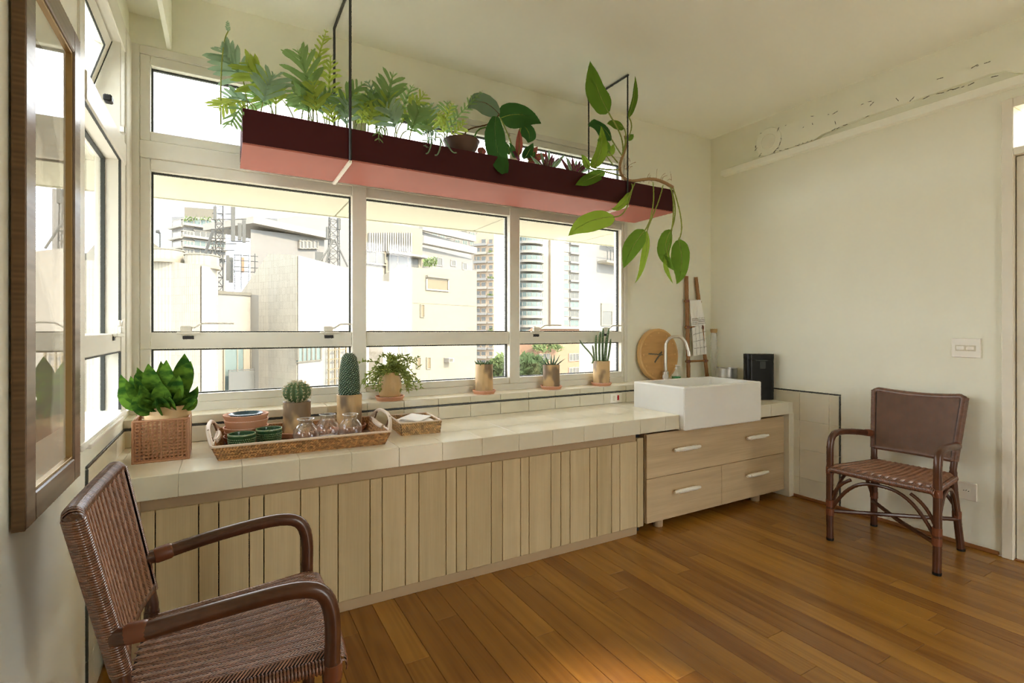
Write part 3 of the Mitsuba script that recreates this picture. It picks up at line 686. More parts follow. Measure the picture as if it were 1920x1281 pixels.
    for j in range(80):
        p = back(j/79, 1.0)+np.array([0, -.002, -.004])
        for k in range(7):
            a = -.5+k*.70; n = np.array([0, math.cos(a), math.sin(a)]); C.append(p+n*np.array([0, .0175, .0165])); D.append(np.cross([1, 0, 0], n)); N.append(n)
    for s in (0, 1):
        for j in range(66):
            v = j/65; p = back(s, v)+np.array([0, -.002, 0]); sx = 1 if s else -1
            for k in range(8):
                a = -1.75+k*.5; n = np.array([sx*math.cos(a), math.sin(a), 0]); C.append(p+n*.0185+np.array([sx*.003, 0, 0])); D.append(np.cross([0, 0, 1], n)); N.append(n)
    for j in range(72):
        p = back(j/71, 0.0)+np.array([0, -.002, .002])
        for k in range(6):
            a = .3-k*.70; n = np.array([0, math.cos(a), math.sin(a)]); C.append(p+n*np.array([0, .0165, .012])); D.append(np.cross([1, 0, 0], n)); N.append(n)
    m, c = strokes(C, D, N, .0068, .0034, .0020, (.105, .036, .016), .3, 8, warm=(.14, .055, .028))
    add('back_edge', m, 'rattan_strand', smooth=True, color=c, kind='stuff')
    return out
CP = [(a[0], shape(a[1], a[2], **{k: v for k, v in kw.items() if k in ('smooth', 'color')}), kw) for a, kw in chair_parts()]
def place_chair(label, x, y, ang, sc=1.0):
    t = thing('armchair', label, 'chair', 'rattan armchairs')
    X = T().translate([x, y, 0]).rotate([0, 0, 1], ang).scale(sc)
    for n, d, kw in CP:
        part(t, n, {**d, 'to_world': X}, None, label=kw.get('label'), kind=kw.get('kind'))
place_chair('dark rattan armchair by the left wall under the framed picture, nearest the camera', 0.398, -1.440, -91.2)
place_chair('dark rattan armchair against the right wall below the light switch', 3.692, -1.545, 93.0)

# ------------------------------------------------------------------ picture on the left wall
pf = thing('framed_picture', 'large picture in a brown wooden frame behind reflecting glass on the left wall', 'picture')
PY0, PY1, PZ0, PZ1 = -1.542, -1.080, 0.800, 2.052
fwid = 0.064
def frame_ring(y0, y1, z0, z1, w, xa, xb, b=.003):
    ms = []
    ms.append(box(xa, xb, y0, y0+w, z0, z1, b)); ms.append(box(xa, xb, y1-w, y1, z0, z1, b))
    ms.append(box(xa, xb, y0+w, y1-w, z0, z0+w, b)); ms.append(box(xa, xb, y0+w, y1-w, z1-w, z1, b))
    return ms
for m in frame_ring(PY0, PY1, PZ0, PZ1, fwid, 0.008, 0.029): part(pf, 'frame_side', m, 'frame_front', False)
part(pf, 'frame_edge', cat([box(0.006, 0.0275, PY0-.002, PY0+.002, PZ0, PZ1), box(0.006, .0275, PY1-.002, PY1+.002, PZ0, PZ1)]), 'frame_side', False, label='reddish grained outer edge')
part(pf, 'inner_lip', cat(frame_ring(PY0+fwid, PY1-fwid, PZ0+fwid, PZ1-fwid, .007, 0.010, 0.024, .001)), 'gold', False, label='narrow gilded inner lip')
part(pf, 'mat_board', box(0.008, 0.0105, PY0+fwid, PY1-fwid, PZ0+fwid, PZ1-fwid), 'mat_board', False, label='cream mat board')
part(pf, 'print', box(0.0104, 0.0112, PY0+.13, PY1-.13, PZ0+.16, PZ1-.16), 'print_paper', False)
part(pf, 'glazing', M([[.0165, PY0+fwid, PZ0+fwid], [.0165, PY1-fwid, PZ0+fwid], [.0165, PY1-fwid, PZ1-fwid], [.0165, PY0+fwid, PZ1-fwid]], [[0, 1, 2], [0, 2, 3]]), 'glass', False, label='reflecting glass')

# ------------------------------------------------------------------ electrical fittings
sw = thing('light_switch', 'white double rocker switch plate on the right wall above the armchair', 'light switch')
part(sw, 'plate', box(XR-.009, XR, -1.800, -1.668, 1.064, 1.174, .003), 'plastic_white', False)
for yy in (-1.772, -1.728): part(sw, 'rocker', box(XR-.013, XR-.008, yy, yy+.036, 1.107, 1.128, .002), 'plastic_white', False)
part(sw, 'bezel', box(XR-.0098, XR-.0088, -1.778, -1.686, 1.101, 1.134), 'grout', False)
so = thing('wall_outlet', 'white square socket low on the right wall beside the armchair legs', 'outlet')
part(so, 'plate', box(XR-.009, XR, -1.782, -1.690, 0.262, 0.362, .003), 'plastic_white', False)
part(so, 'insert', extrude([(0, -.010), (.008, -.014), (.034, -.014), (.042, -.010), (.042, .010), (.034, .014), (.008, .014), (0, .010)], .003).apply_transform(np.array([[0, 0, -1, XR-.0085], [1, 0, 0, -1.757], [0, 1, 0, .314], [0, 0, 0, 1.0]])), 'plastic_white', False)
for q in (-.747, -.736, -.725): part(so, 'hole', lathe([(0, 0), (.0028, 0), (0, .0003)], 8).apply_transform(np.array([[0, 0, -1, XR-.0117], [1, 0, 0, -1+q], [0, 1, 0, .314+.002*(q == -.736)], [0, 0, 0, 1.0]])), 'black_slot', False)
so2 = thing('worktop_outlet', 'small white outlet with a red socket in the tiles beside the sink', 'outlet')
ox = at(1155, 745, -.16)[0]
part(so2, 'plate', box(ox-.055, ox+.050, -.166, -.160, .700, .766, .002), 'plastic_white', False)
part(so2, 'socket', box(ox+.006, ox+.024, -.1685, -.165, .716, .752, .002), 'plastic_red', False, label='red socket')
part(so2, 'socket', box(ox-.034, ox-.014, -.1685, -.165, .713, .752, .002), 'ledge_plain', False)

# ------------------------------------------------------------------ clock, ladder, towel, bottle, bucket, bin, soap
ck = thing('wooden_clock', 'round pale wooden clock leaning on the wall behind the faucet', 'clock')
CR = 0.205
tl = math.radians(4)
A = trimesh.transformations
def ckx(m):   # face towards -y, leaning back
    return xform(m, A.translation_matrix([3.370, -0.048, LEDGE+CR*math.cos(tl)+.002]) @ A.rotation_matrix(-tl, [1, 0, 0]) @ A.rotation_matrix(PI/2, [1, 0, 0]))
part(ck, 'body', ckx(lathe([(0, -.032), (CR-.02, -.032), (CR, -.024), (CR, .012), (CR-.006, .016), (CR-.012, .013), (0, .013)], 64)), 'clock_side', 30)
part(ck, 'face', ckx(lathe([(0, .0132), (CR-.016, .0132), (CR-.016, .0142), (0, .0142)], 64)), 'clock_wood', 30)
for k in range(12):
    a = k*PI/6
    part(ck, 'mark', ckx(move(box(-.004 if k % 3 else -.008, .004 if k % 3 else .008, CR*.80, CR*.86, .0142, .0148), rz=a)), 'clock_side', False)
# hands: hour towards 7.7, minute towards 9.1 (46 minutes)
def hand(L, w, deg, z): return ckx(move(box(-w, w, -.03, L, z, z+.0015), rz=-math.radians(deg)))
part(ck, 'hour_hand', hand(.085, .006, 226, .0165), 'hand_grey', False)
part(ck, 'minute_hand', hand(.125, .0045, 274, .0185), 'hand_grey', False)
part(ck, 'hub', ckx(lathe([(0, .0142), (.011, .0142), (.011, .021), (0, .021)], 16)), 'hand_grey')

ld = thing('bamboo_ladder', 'small bamboo towel ladder leaning in the corner behind the sink', 'ladder')
Lb, Lt = at(1291, 711, -.065), at(1287, 518, -.018)
Rb, Rt = at(1326, 708, -.065), at(1305, 520, -.018)
Lb[2] = Rb[2] = LEDGE
def culm(a, b, r, knots):
    q = [a+(b-a)*t for t in np.linspace(0, 1, 41)]
    rr = [r*(1+.16*math.exp(-(min(abs(t-k) for k in knots)/.012)**2)) for t in np.linspace(0, 1, 41)]
    return tube(q, rr, 12)
part(ld, 'rail', culm(Lb, Lt, .0155, (.12, .42, .72)), 'bamboo'); part(ld, 'rail', culm(Rb, Rt, .0145, (.2, .5, .8)), 'bamboo')
for t in (.17, .50, .755):
    a, b = Lb+(Lt-Lb)*t, Rb+(Rt-Rb)*t; d = (b-a)/np.linalg.norm(b-a)
    part(ld, 'rung', tube([a-d*.028, b+d*.028], .0085, 10), 'bamboo')
    for p in (a, b): part(ld, 'lashing', tube([p-[0, 0, .012], p-[0, 0, .010], p+[0, 0, .010], p+[0, 0, .012]], [.0155, .019, .019, .0155], 12), 'rattan_wrap')
tw = thing('tea_towel', 'white tea towel with grey stripes and checks hanging on the bamboo ladder', 'towel')
ta = Lb+(Lt-Lb)*.755
def drape(u0, u1, vt, vb, y, mt, name, fold=.006, fl=0):
    p0, p1, p2, p3_ = at(u0[0], vt[0], y[0]), at(u1[0], vt[1], y[0]), at(u0[1], vb[0], y[1]), at(u1[1], vb[1], y[1])
    gu, gv = 13, 15; V = []
    for i in range(gu):
        for j in range(gv):
            a, b = i/(gu-1), j/(gv-1)
            p = (p0*(1-a)+p1*a)*(1-b)+(p2*(1-a)+p3_*a)*b
            V.append(p+np.array([0, -fold*math.sin(a*8+fl)*b, 0]))
    V = np.array(V); n0 = len(V)
    F = grid_faces(gu, gv)
    rim = [i*gv for i in range(gu)]+[(gu-1)*gv+j for j in range(1, gv)]+[i*gv+gv-1 for i in range(gu-2, -1, -1)]+[j for j in range(gv-2, 0, -1)]
    Fr = []
    for a, b in zip(rim, rim[1:]+rim[:1]): Fr += [[a, a+n0, b], [b, a+n0, b+n0]]
    return M(np.vstack([V, V+[0, .004, 0]]), F+[[a+n0, c+n0, b+n0] for a, b, c in F]+Fr), (p0, p1, p2, p3_)
def lines(q, rows, cols, mt, w=.0018):
    p0, p1, p2, p3_ = q
    B = lambda a, b: (p0*(1-a)+p1*a)*(1-b)+(p2*(1-a)+p3_*a)*b+np.array([0, -.0075, 0])
    ms = [tube([B(a, r) for a in np.linspace(0.01, .99, 7)], w, 4) for r in rows]+[tube([B(c, b) for b in np.linspace(.01, .99, 7)], w*.7, 4) for c in cols]
    return cat(ms)
m, q1 = drape((1297.5, 1300), (1321, 1325), (615, 607), (667, 664), (-.052, -.064), None, 'a', fl=1)
part(tw, 'under_layer', m, 'cloth_white', label='checked lower layer'); part(tw, 'check_lines', lines(q1, (.25, .5, .75), (.22, .5, .78), None), 'cloth_line', False)
m, q2 = drape((1293.5, 1297), (1314, 1322), (563, 562), (612, 609), (-.050, -.070), None, 'b')
part(tw, 'upper_layer', m, 'cloth_white', label='striped upper layer'); part(tw, 'stripe_lines', lines(q2, (.72, .79, .86, .93), (), None), 'cloth_line', False)
bt = thing('glass_bottle', 'tall slim clear bottle with a cork in the corner on the ledge', 'bottle')
bx, by = 3.972, -.085
part(bt, 'glass_body', lathe([(0, LEDGE+.001), (.024, LEDGE+.001), (.026, LEDGE+.006), (.026, LEDGE+.365), (.024, LEDGE+.375), (.024, LEDGE+.392)], 24, (bx, by, 0)), 'frosted_glass')
part(bt, 'cork', lathe([(0, LEDGE+.375), (.0225, LEDGE+.375), (.028, LEDGE+.385), (.028, LEDGE+.41), (0, LEDGE+.41)], 20, (bx, by, 0)), 'cork')
bk = thing('tin_bucket', 'small round zinc bucket behind the right corner of the sink', 'bucket')
part(bk, 'body', lathe([(0, CTR), (.066, CTR), (.068, CTR+.004), (.082, CTR+.215), (.084, CTR+.222), (.081, CTR+.222), (.066, CTR+.02), (0, CTR+.02)], 32, (3.900, -.262, 0)), 'zinc')
part(bk, 'hoop', cat([lathe([(.0775, CTR+.145), (.0795, CTR+.147), (.0805, CTR+.153), (.079, CTR+.156)], 32, (3.900, -.262, 0))]), 'zinc')
bn = thing('black_bin', 'black plastic counter bin with rounded sides standing by the right wall', 'bin')
def rrect(w, d, r, n=6):
    pts = []
    for cx, cy, a0 in ((w-r, d-r, 0), (-w+r, d-r, PI/2), (-w+r, -d+r, PI), (w-r, -d+r, 1.5*PI)):
        pts += [(cx+r*math.cos(a0+k*PI/2/n), cy+r*math.sin(a0+k*PI/2/n)) for k in range(n+1)]
    return pts
BN = dict(x=3.915, y=-.535, rz=-YAW)
part(bn, 'body', move(extrude(rrect(.105, .048, .035), .300), z=CTR+.003, **BN), 'black_plastic', 30)
part(bn, 'lid', move(extrude(rrect(.106, .049, .035), .040), z=CTR+.305, **BN), 'black_plastic', 30)
part(bn, 'grip', move(box(-.045, .045, -.0515, -.047, CTR+.292, CTR+.303, .002), **BN), 'gasket', False)
part(bn, 'latch_panel', move(box(-.012, .030, -.0495, -.047, CTR+.235, CTR+.290, .003), **BN), 'gasket', False)
sb = thing('soap_bottle', 'green glass soap bottle with a pump behind the faucet', 'bottle')
sx, sy = 3.490, -.120
part(sb, 'bottle', lathe([(0, LEDGE), (.034, LEDGE), (.036, LEDGE+.004), (.036, LEDGE+.06), (.030, LEDGE+.075), (.012, LEDGE+.085), (.012, LEDGE+.092), (0, LEDGE+.092)], 24, (sx, sy, 0)), 'clear_glass')
part(sb, 'soap', lathe([(0, LEDGE+.002), (.034, LEDGE+.002), (.034, LEDGE+.036), (0, LEDGE+.036)], 24, (sx, sy, 0)), 'soap_green', label='green soap')
part(sb, 'pump', cat([lathe([(0, LEDGE+.092), (.012, LEDGE+.092), (.012, LEDGE+.104), (.005, LEDGE+.106), (.005, LEDGE+.118), (.009, LEDGE+.119), (.009, LEDGE+.127), (0, LEDGE+.127)], 16, (sx, sy, 0)), tube([[sx, sy, LEDGE+.122], [sx+.01, sy-.03, LEDGE+.120]], .004, 8)]), 'ceramic_white')

# ------------------------------------------------------------------ tray, baskets and what stands on them
TZ = CTR
ty = thing('wicker_tray', 'long rectangular wicker tray with two loop handles on the left of the worktop', 'tray')
# base rectangle and flared rim (x along, y across), long side parallel to the worktop, turned a little
b0 = [np.array(p) for p in ((.372, -.612, TZ), (1.030, -.640, TZ), (1.048, -.228, TZ), (.390, -.200, TZ))]
cen = sum(b0)/4
rim = [cen+(p-cen)*np.array([1.075, 1.10, 1])+np.array([0, 0, .060]) for p in b0]
def flared_weave(lo, hi, rows, pitch, base, seed, h=.0022, warm=None, thick=.006):
    """rows of slanting cane strokes on the four outer and inner faces of an open flared box"""
    C, D, N, L, W = [], [], [], [], []
    g = np.random.default_rng(seed)
    for k in range(4):
        a0, a1, c0, c1 = lo[k], lo[(k+1) % 4], hi[k], hi[(k+1) % 4]
        n = np.cross(a1-a0, c0-a0); n /= np.linalg.norm(n)
        cols = max(2, int(np.linalg.norm(a1-a0)/pitch))
        for r in range(rows):
            for i in range(cols):
                for sgn in (1, -1):
                    s, t = (i+.5+(r % 2)*.5*0)/cols, (r+.5)/rows
                    p = (a0*(1-s)+a1*s)*(1-t)+(c0*(1-s)+c1*s)*t
                    d = (a1-a0)/cols*1.0+(c0-a0)/rows*(.8 if r % 2 else -.8)*0.9
                    C.append(p+n*sgn*thick/2+(0 if sgn > 0 else 0)); D.append(d); N.append(n*sgn); L.append(np.linalg.norm(d)*.55); W.append(np.linalg.norm(c0-a0)/rows*.46)
    return strokes(C, D, N, np.array(L), np.array(W), h, base, .35, seed, warm)
def open_box(lo, hi, mat_name, thick=.005):
    ms = []
    for k in range(4):
        a0, a1, c0, c1 = lo[k], lo[(k+1) % 4], hi[k], hi[(k+1) % 4]
        n = np.cross(a1-a0, c0-a0); n = n/np.linalg.norm(n)*thick/2
        V = [a0+n, a1+n, c1+n, c0+n, a0-n, a1-n, c1-n, c0-n]
        ms.append(M(V, [[0, 1, 2], [0, 2, 3], [5, 4, 7], [5, 7, 6], [3, 2, 6], [3, 6, 7], [1, 0, 4], [1, 4, 5], [0, 3, 7], [0, 7, 4], [2, 1, 5], [2, 5, 6]]))
    c = [p+np.array([0, 0, .006]) for p in lo]
    ms.append(M(list(lo)+c, [[0, 2, 1], [0, 3, 2], [4, 5, 6], [4, 6, 7], [0, 1, 5], [0, 5, 4], [1, 2, 6], [1, 6, 5], [2, 3, 7], [2, 7, 6], [3, 0, 4], [3, 4, 7]]))
    return cat(ms)
part(ty, 'body', open_box(b0, rim, None), 'wicker_under', False)
m, c = flared_weave(b0, rim, 9, .0105, (.42, .215, .075), 31, warm=(.30, .135, .045))
part(ty, 'weave', m, 'wicker', True, color=c, kind='stuff', label='brown woven cane walls')
loop = []
for k in range(4):
    for t in np.linspace(0, 1, 12, endpoint=False): loop.append(rim[k]*(1-t)+rim[(k+1) % 4]*t)
part(ty, 'rim', tube(loop+[loop[0]], .0055, 8), 'wicker_pale', label='pale wound rim')
for side, (i, j) in (('l', (3, 0)), ('r', (1, 2))):
    p, q = rim[i], rim[j]; out = (p+q)/2-cen; out[2] = 0; out /= np.linalg.norm(out)
    pts = []
    for t in np.linspace(0.0, 1.0, 15):
        h = max(0, 1-abs(2*t-1)**3.2)
        pts.append(p+(q-p)*(.04+.92*t)+np.array([0, 0, .058*h])+out*.024*h)
    h = part(ty, 'handle', tube(pts, .0085, 10), 'wicker_pale', label='wound loop handle')
    tg = np.gradient(np.array(pts), axis=0)
    for t in (.22, .78):
        a = p+(q-p)*t; part(ty, 'handle_post', tube([a, a+np.array([0, 0, .055])+out*.02], .004, 8), 'wicker_under')
    a = p+(q-p)*.28; b = p+(q-p)*.72
    part(ty, 'handle_knot', tube(spline([a+out*-.006, (a*2+b)/3-out*.012, (a+2*b)/3-out*.012, b-out*.006], 9), .011, 10), 'wicker_pale')
FZ = TZ+.006
bs = thing('napkin_basket', 'small wicker basket of folded white napkins to the right of the tray', 'basket')
q0 = [np.array(p) for p in ((1.157, -.503, TZ), (1.350, -.516, TZ), (1.368, -.258, TZ), (1.175, -.245, TZ))]
qc = sum(q0)/4
q1_ = [qc+(p-qc)*np.array([1.07, 1.05, 1])+np.array([0, 0, .062]) for p in q0]
part(bs, 'body', open_box(q0, q1_, None), 'wicker_under', False)
m, c = flared_weave(q0, q1_, 8, .0105, (.52, .32, .14), 33, warm=(.40, .23, .09))
part(bs, 'weave', m, 'wicker', True, color=c, kind='stuff')
loop = [q1_[k]*(1-t)+q1_[(k+1) % 4]*t for k in range(4) for t in np.linspace(0, 1, 8, endpoint=False)]
part(bs, 'rim', tube(loop+[loop[0]], .0045, 8), 'wicker_pale')
def napkin(x, y, z, rz, w=.085, d=.075): return move(cat([box(-w, w, -d, d, 0, .003, .001), move(box(-w*.98, w*.98, -d, d, 0, .003, .001), z=.004, rx=.06)]), x, y, z, rz, ry=-.04)
nz = TZ+.045
k1 = single('napkin', napkin(1.262, -.39, nz, .1), 'paper', 'folded white paper napkin lying flat in the small basket, the lower one', 'napkin', smooth=False)
single('napkin', napkin(1.272, -.37, nz+.012, .75, .07, .06), 'paper', 'folded white paper napkin lying askew on top in the small basket', 'napkin', smooth=False)
# stack of terracotta saucers, blue glazed dish on top
sxx, syy = .478, -.297
def saucer_mesh(r, h, c): return lathe([(0, 0), (r*.86, 0), (r*.88, .002), (r, h-.004), (r*1.005, h), (r*.955, h), (r*.86, .008), (0, .007)], 40, c)
def saucer_parts(key, r, h, c):
    part(key, 'dish', saucer_mesh(r, h, c), 'terracotta')
    part(key, 'rim', lathe([(r*.95, h+.0002), (r*1.008, h+.0002), (r*1.008, h+.0025), (r*.95, h+.0025)], 40, c), 'terracotta_rim', label='pale worn rim')
names = ['lowest of the stack of terracotta saucers on the tray', 'second from the bottom of the stack of terracotta saucers on the tray', 'third from the bottom of the stack of terracotta saucers on the tray', 'deep terracotta saucer directly under the blue glazed dish']
z = FZ
for k, (nm, h) in enumerate(zip(names, (.030, .026, .026, .038))):
    s = thing('terracotta_saucer', nm, 'saucer', None)
    saucer_parts(s, .094-(.002*(k % 2)), h, (sxx+.002*(k % 2), syy, z)); z += h*.80
db = thing('terracotta_dish', 'terracotta dish with a blue glazed inside on top of the saucer stack', 'dish')
part(db, 'body', lathe([(0, 0), (.080, 0), (.094, .026), (.095, .034), (.089, .034), (.070, .016), (0, .015)], 40, (sxx, syy, z)), 'terracotta')
part(db, 'glaze', lathe([(0, .0165), (.060, .0175), (.072, .033), (.067, .034), (.056, .022), (0, .0205)], 40, (sxx, syy, z+.004)), 'blue_glaze', label='blue green glaze')
def cup(label, x, y, r=.055, h=.073):
    t = thing('green_cup', label, 'cup', 'green studded cups')
    part(t, 'body', lathe([(0, 0), (r*.80, 0), (r*.83, .003), (r, h-.003), (r*.985, h), (r*.93, h), (r*.76, .008), (0, .007)], 40, (x, y, FZ)), 'green_glaze')
    ms = []
    for rr in range(6):
        zz = .010+rr*.009; ra = r*(.83+.17*zz/h)
        for k in range(40):
            a = (k+.5*(rr % 2))*2*PI/40
            ms.append(move(trimesh.creation.icosphere(0, .0033), x+ra*math.cos(a), y+ra*math.sin(a), FZ+zz))
    part(t, 'stud', cat(ms), 'green_glaze_light', True, kind='stuff', label='rows of pale raised studs')
    part(t, 'rim', lathe([(r*.93, h), (r*.985, h+.001), (r*1.0, h-.003), (r*.985, h+.003), (r*.93, h+.003)], 40, (x, y, FZ)), 'green_glaze_light')
cup('green studded ceramic cup at the front of the tray, the nearer of the pair', .455, -.492)
cup('green studded ceramic cup behind and right of the other, beside the terracotta saucers', .566, -.425)
def vase(label, x, y, s=1.0):
    t = thing('glass_vase', label, 'vase', 'clear glass bulb vases')
    pr = [(0, .001), (.034, .001), (.042, .006), (.050, .020), (.053, .040), (.049, .060), (.037, .076), (.030, .084), (.029, .096), (.034, .103), (.035, .106)]
    part(t, 'bulb', lathe([(r*s, z*s+FZ) for r, z in pr], 44, (x, y, 0)), 'vase_glass', True)
    part(t, 'lip', lathe([(.0335*s, .104*s+FZ), (.0365*s, .1045*s+FZ), (.0365*s, .108*s+FZ), (.0335*s, .108*s+FZ)], 44, (x, y, 0)), 'vase_rim', True)
    part(t, 'base', lathe([(0, .002*s+FZ), (.034*s, .002*s+FZ), (.040*s, .007*s+FZ), (.030*s, .009*s+FZ), (0, .008*s+FZ)], 44, (x, y, 0)), 'vase_rim', True)
vase('clear glass bulb vase on the tray, nearest of the three', .716, -.465, 1.05)
vase('clear glass bulb vase in the middle, farthest back of the three on the tray', .824, -.385, 1.05)
vase('clear glass bulb vase on the tray next to its right handle', .922, -.436, 1.05)
sd = thing('small_saucer', 'small terracotta saucer lying on the tray behind the glass vases', 'saucer')
saucer_parts(sd, .058, .020, (.845, -.265, FZ))
gd = single('glass_plate', lathe([(0, 0), (.10, 0), (.14, .010), (.142, .012), (.10, .004), (0, .004)], 40, (.87, -.43, FZ-.0005)).apply_transform(np.diag([1, 1, 1, 1.0])), 'clear_glass', 'clear shallow glass plate under the vases on the tray', 'plate') if False else None

# ------------------------------------------------------------------ bamboo pots and cacti
def pot(holder, x, y, z, r, h, stain=0.5, seed=.1, soil=True, mt='bamboo_pot'):
    rr = lambda k: r*(1+.012*math.sin(k))
    m = lathe([(0, 0), (r*.985, 0), (r, .004), (r*1.0, h*.3), (r*.985, h*.7), (r*1.0, h-.002), (r*.99, h), (r*.86, h), (r*.86, h-.02), (0, h-.02)], 40, (x, y, z))
    m = trimesh.Trimesh(m.vertices, m.faces, process=False)
    part(holder, 'pot', m, mt, True, uv=np.tile([stain, seed], (len(m.vertices), 1)), label='cut bamboo pot')
    if soil: part(holder, 'soil', lathe([(0, h-.018), (r*.85, h-.018), (r*.5, h-.010), (0, h-.008)][::-1] if False else [(r*.86, h-.018), (r*.5, h-.010), (0, h-.008)], 24, (x, y, z)), 'soil')
def saucer_for(holder, x, y, z, r, h=.024):
    k = part(holder, 'saucer', saucer_mesh(r, h, (x, y, z)), 'terracotta', label='terracotta saucer')
    part(k, 'rim', lathe([(r*.95, h+.0002), (r*1.008, h+.0002), (r*1.008, h+.002), (r*.95, h+.002)], 40, (x, y, z)), 'terracotta_rim')
# barrel cactus on the tray
b1 = thing('barrel_cactus', 'round ribbed barrel cactus in a stained bamboo pot at the back of the tray', 'cactus')
cx, cy = .702, -.262
saucer_for(b1, cx, cy, FZ, .092); pot(b1, cx, cy, FZ+.010, .064, .158, 1.0, .3)
nr = 15
ctr = np.array([cx, cy, FZ+.160]); R0, H0 = .060, .105
V, n1, n2 = [], 16, nr*8
for i in range(n1):
    th = PI*(.02+.93*i/(n1-1))-PI*0
    for j in range(n2):
        a = 2*PI*j/n2; rb = 1+.09*math.cos(nr*a)
        V.append(ctr+np.array([R0*math.sin(th)*rb*math.cos(a), R0*math.sin(th)*rb*math.sin(a), H0/2+H0/2*math.cos(th)]))
part(b1, 'stem', M(V, [[a, c, b] for a, b, c in grid_faces(n1, n2, False, True)]), 'cactus_green', True)
ms = []
for k in range(nr):
    a = 2*PI*k/nr
    for i in range(9):
        th = PI*(.10+.78*i/8); p = ctr+np.array([R0*math.sin(th)*1.09*math.cos(a), R0*math.sin(th)*1.09*math.sin(a), H0/2+H0/2*math.cos(th)])
        o = np.array([math.sin(th)*math.cos(a), math.sin(th)*math.sin(a), math.cos(th)*.8])
        for _ in range(6):
            d = o+rng.normal(0, .75, 3); d /= np.linalg.norm(d); ms.append(tube([p, p+d*.013], [.0011, .0003], 3, cap=False))
part(b1, 'spine', cat(ms), 'spine', False, kind='stuff', label='straw coloured spines')
# column cactus on the tray
b2 = thing('column_cactus', 'tall dark green column cactus with white spiral dots in a bamboo pot behind the vases', 'cactus')
cx, cy = .958, -.240
saucer_for(b2, cx, cy, FZ, .084); pot(b2, cx, cy, FZ+.010, .063, .176, .35, .7)
H1 = .225; z0 = FZ+.176
prof = [(0, 0), (.044, 0), (.050, .03), (.047, .10), (.043, .15), (.033, .200), (.018, .220), (0, H1)]
part(b2, 'stem', lathe(prof, 24, (cx, cy, z0)), 'cactus_dark', True)
tb, ds = [], []
ico = trimesh.creation.icosphere(1, 1.0)
tv, tf = trimesh.creation.icosphere(0, 1.0).vertices, trimesh.creation.icosphere(0, 1.0).faces
K = 620
for k in range(K):
    s = (k+.5)/K; zz = H1*(s**1.0)*.985; a = k*2.39996
    r = np.interp(zz, [p[1] for p in prof], [p[0] for p in prof])
    p = np.array([cx+r*math.cos(a), cy+r*math.sin(a), z0+zz]); o = np.array([math.cos(a), math.sin(a), .35+1.2*max(0, s-.8)])
    tb.append(M(tv*np.array([.0052, .0052, .0052])*(.6+.4*min(1, r/.04))+p, tf))
    q = p+o/np.linalg.norm(o)*.0052; ds.append(M(tv*.0021+q, tf))
part(b2, 'tubercle', cat(tb), 'cactus_dark', True, kind='stuff'); part(b2, 'spine_tuft', cat(ds), 'spine_white', True, kind='stuff', label='white spine tufts')

# ------------------------------------------------------------------ pots on the ledge
LY = -0.085
def ledge_x(u): return at(u, 735, LY)[0]
rh = thing('trailing_cactus', 'bushy trailing jungle cactus with thin jointed stems on the ledge', 'houseplant')
cx = ledge_x(731); saucer_for(rh, cx, LY, LEDGE, .082, .022)
m = lathe([(0, 0), (.048, 0), (.060, .02), (.067, .07), (.060, .12), (.046, .145), (.042, .15), (.036, .145), (.036, .13), (0, .13)], 40, (cx, LY, LEDGE+.010))
m = trimesh.Trimesh(m.vertices, m.faces, process=False)
part(rh, 'pot', m, 'bamboo_pot', True, uv=np.tile([0.1, .2], (len(m.vertices), 1)), label='rounded wooden pot')
part(rh, 'soil', lathe([(.038, .128), (.02, .14), (0, .142)], 20, (cx, LY, LEDGE+.010)), 'soil')
g = np.random.default_rng(44)
top = np.array([cx, LY, LEDGE+.150])
for k in range(78):
    a = g.uniform(0, 2*PI); reach = g.uniform(.05, .19)*(1.0 if abs(math.cos(a)) > .4 else .55)
    up = g.uniform(.02, .11) if k < 20 else g.uniform(.01, .05)
    drop = g.uniform(-.10, .02) if k >= 20 else g.uniform(.03, .09)
    d = np.array([math.cos(a), math.sin(a)*.55, 0])
    c = spline([top+d*.01, top+d*reach*.4+[0, 0, up], top+d*reach*.8+[0, 0, (up+drop)*.55], top+d*reach+[0, 0, drop]], 12)
    c[:, 1] = np.minimum(c[:, 1], -.022)
    ms = [tube(c, np.linspace(.0028, .0015, 12), 5)]
    for i in range(2, 12):
        for s in range(3):
            dd = g.normal(0, 1, 3); t = c[min(i+1, 11)]-c[i-1]; dd = dd/np.linalg.norm(dd)+.9*t/np.linalg.norm(t); dd /= np.linalg.norm(dd)
            L = g.uniform(.012, .026); e = c[i]+dd*L
            e[1] = min(e[1], -.016)
            ms.append(tube([c[i], c[i]*.45+e*.55+[0, 0, .001], e], [.0017, .0030, .0008], 4, cap=False))
    part(rh, 'stem', cat(ms), 'leaf_rhip' if k % 3 else 'stem_green', True)
def small_plant(key, label, u, pr, ph, stain, seed, sr=.086):
    t = thing(key, label, 'houseplant'); cx = ledge_x(u)
    saucer_for(t, cx, LY+.002, LEDGE, sr-.012, .020); pot(t, cx, LY+.002, LEDGE+.008, pr, ph, stain, seed)
    return t, np.array([cx, LY+.002, LEDGE+.008+ph-.015])
h1, c = small_plant('spiky_succulent', 'low spiky succulent barely topping its pale bamboo pot, fourth pot along the ledge', 908, .056, .178, .25, .45)
for k in range(34):
    a = k*2.4; d = np.array([math.cos(a), math.sin(a)]); q = .010+.0011*k; L = .030+.010*math.sin(k*1.7)
    p = c+np.array([d[0]*q, d[1]*q, 0]); e = p+np.array([d[0]*.018, d[1]*.018, L])
    part(h1, 'leaf', tube([p, (p+e)/2+[0, 0, .002], e], [.0045, .0042, .0006], 5), 'cactus_green', True)
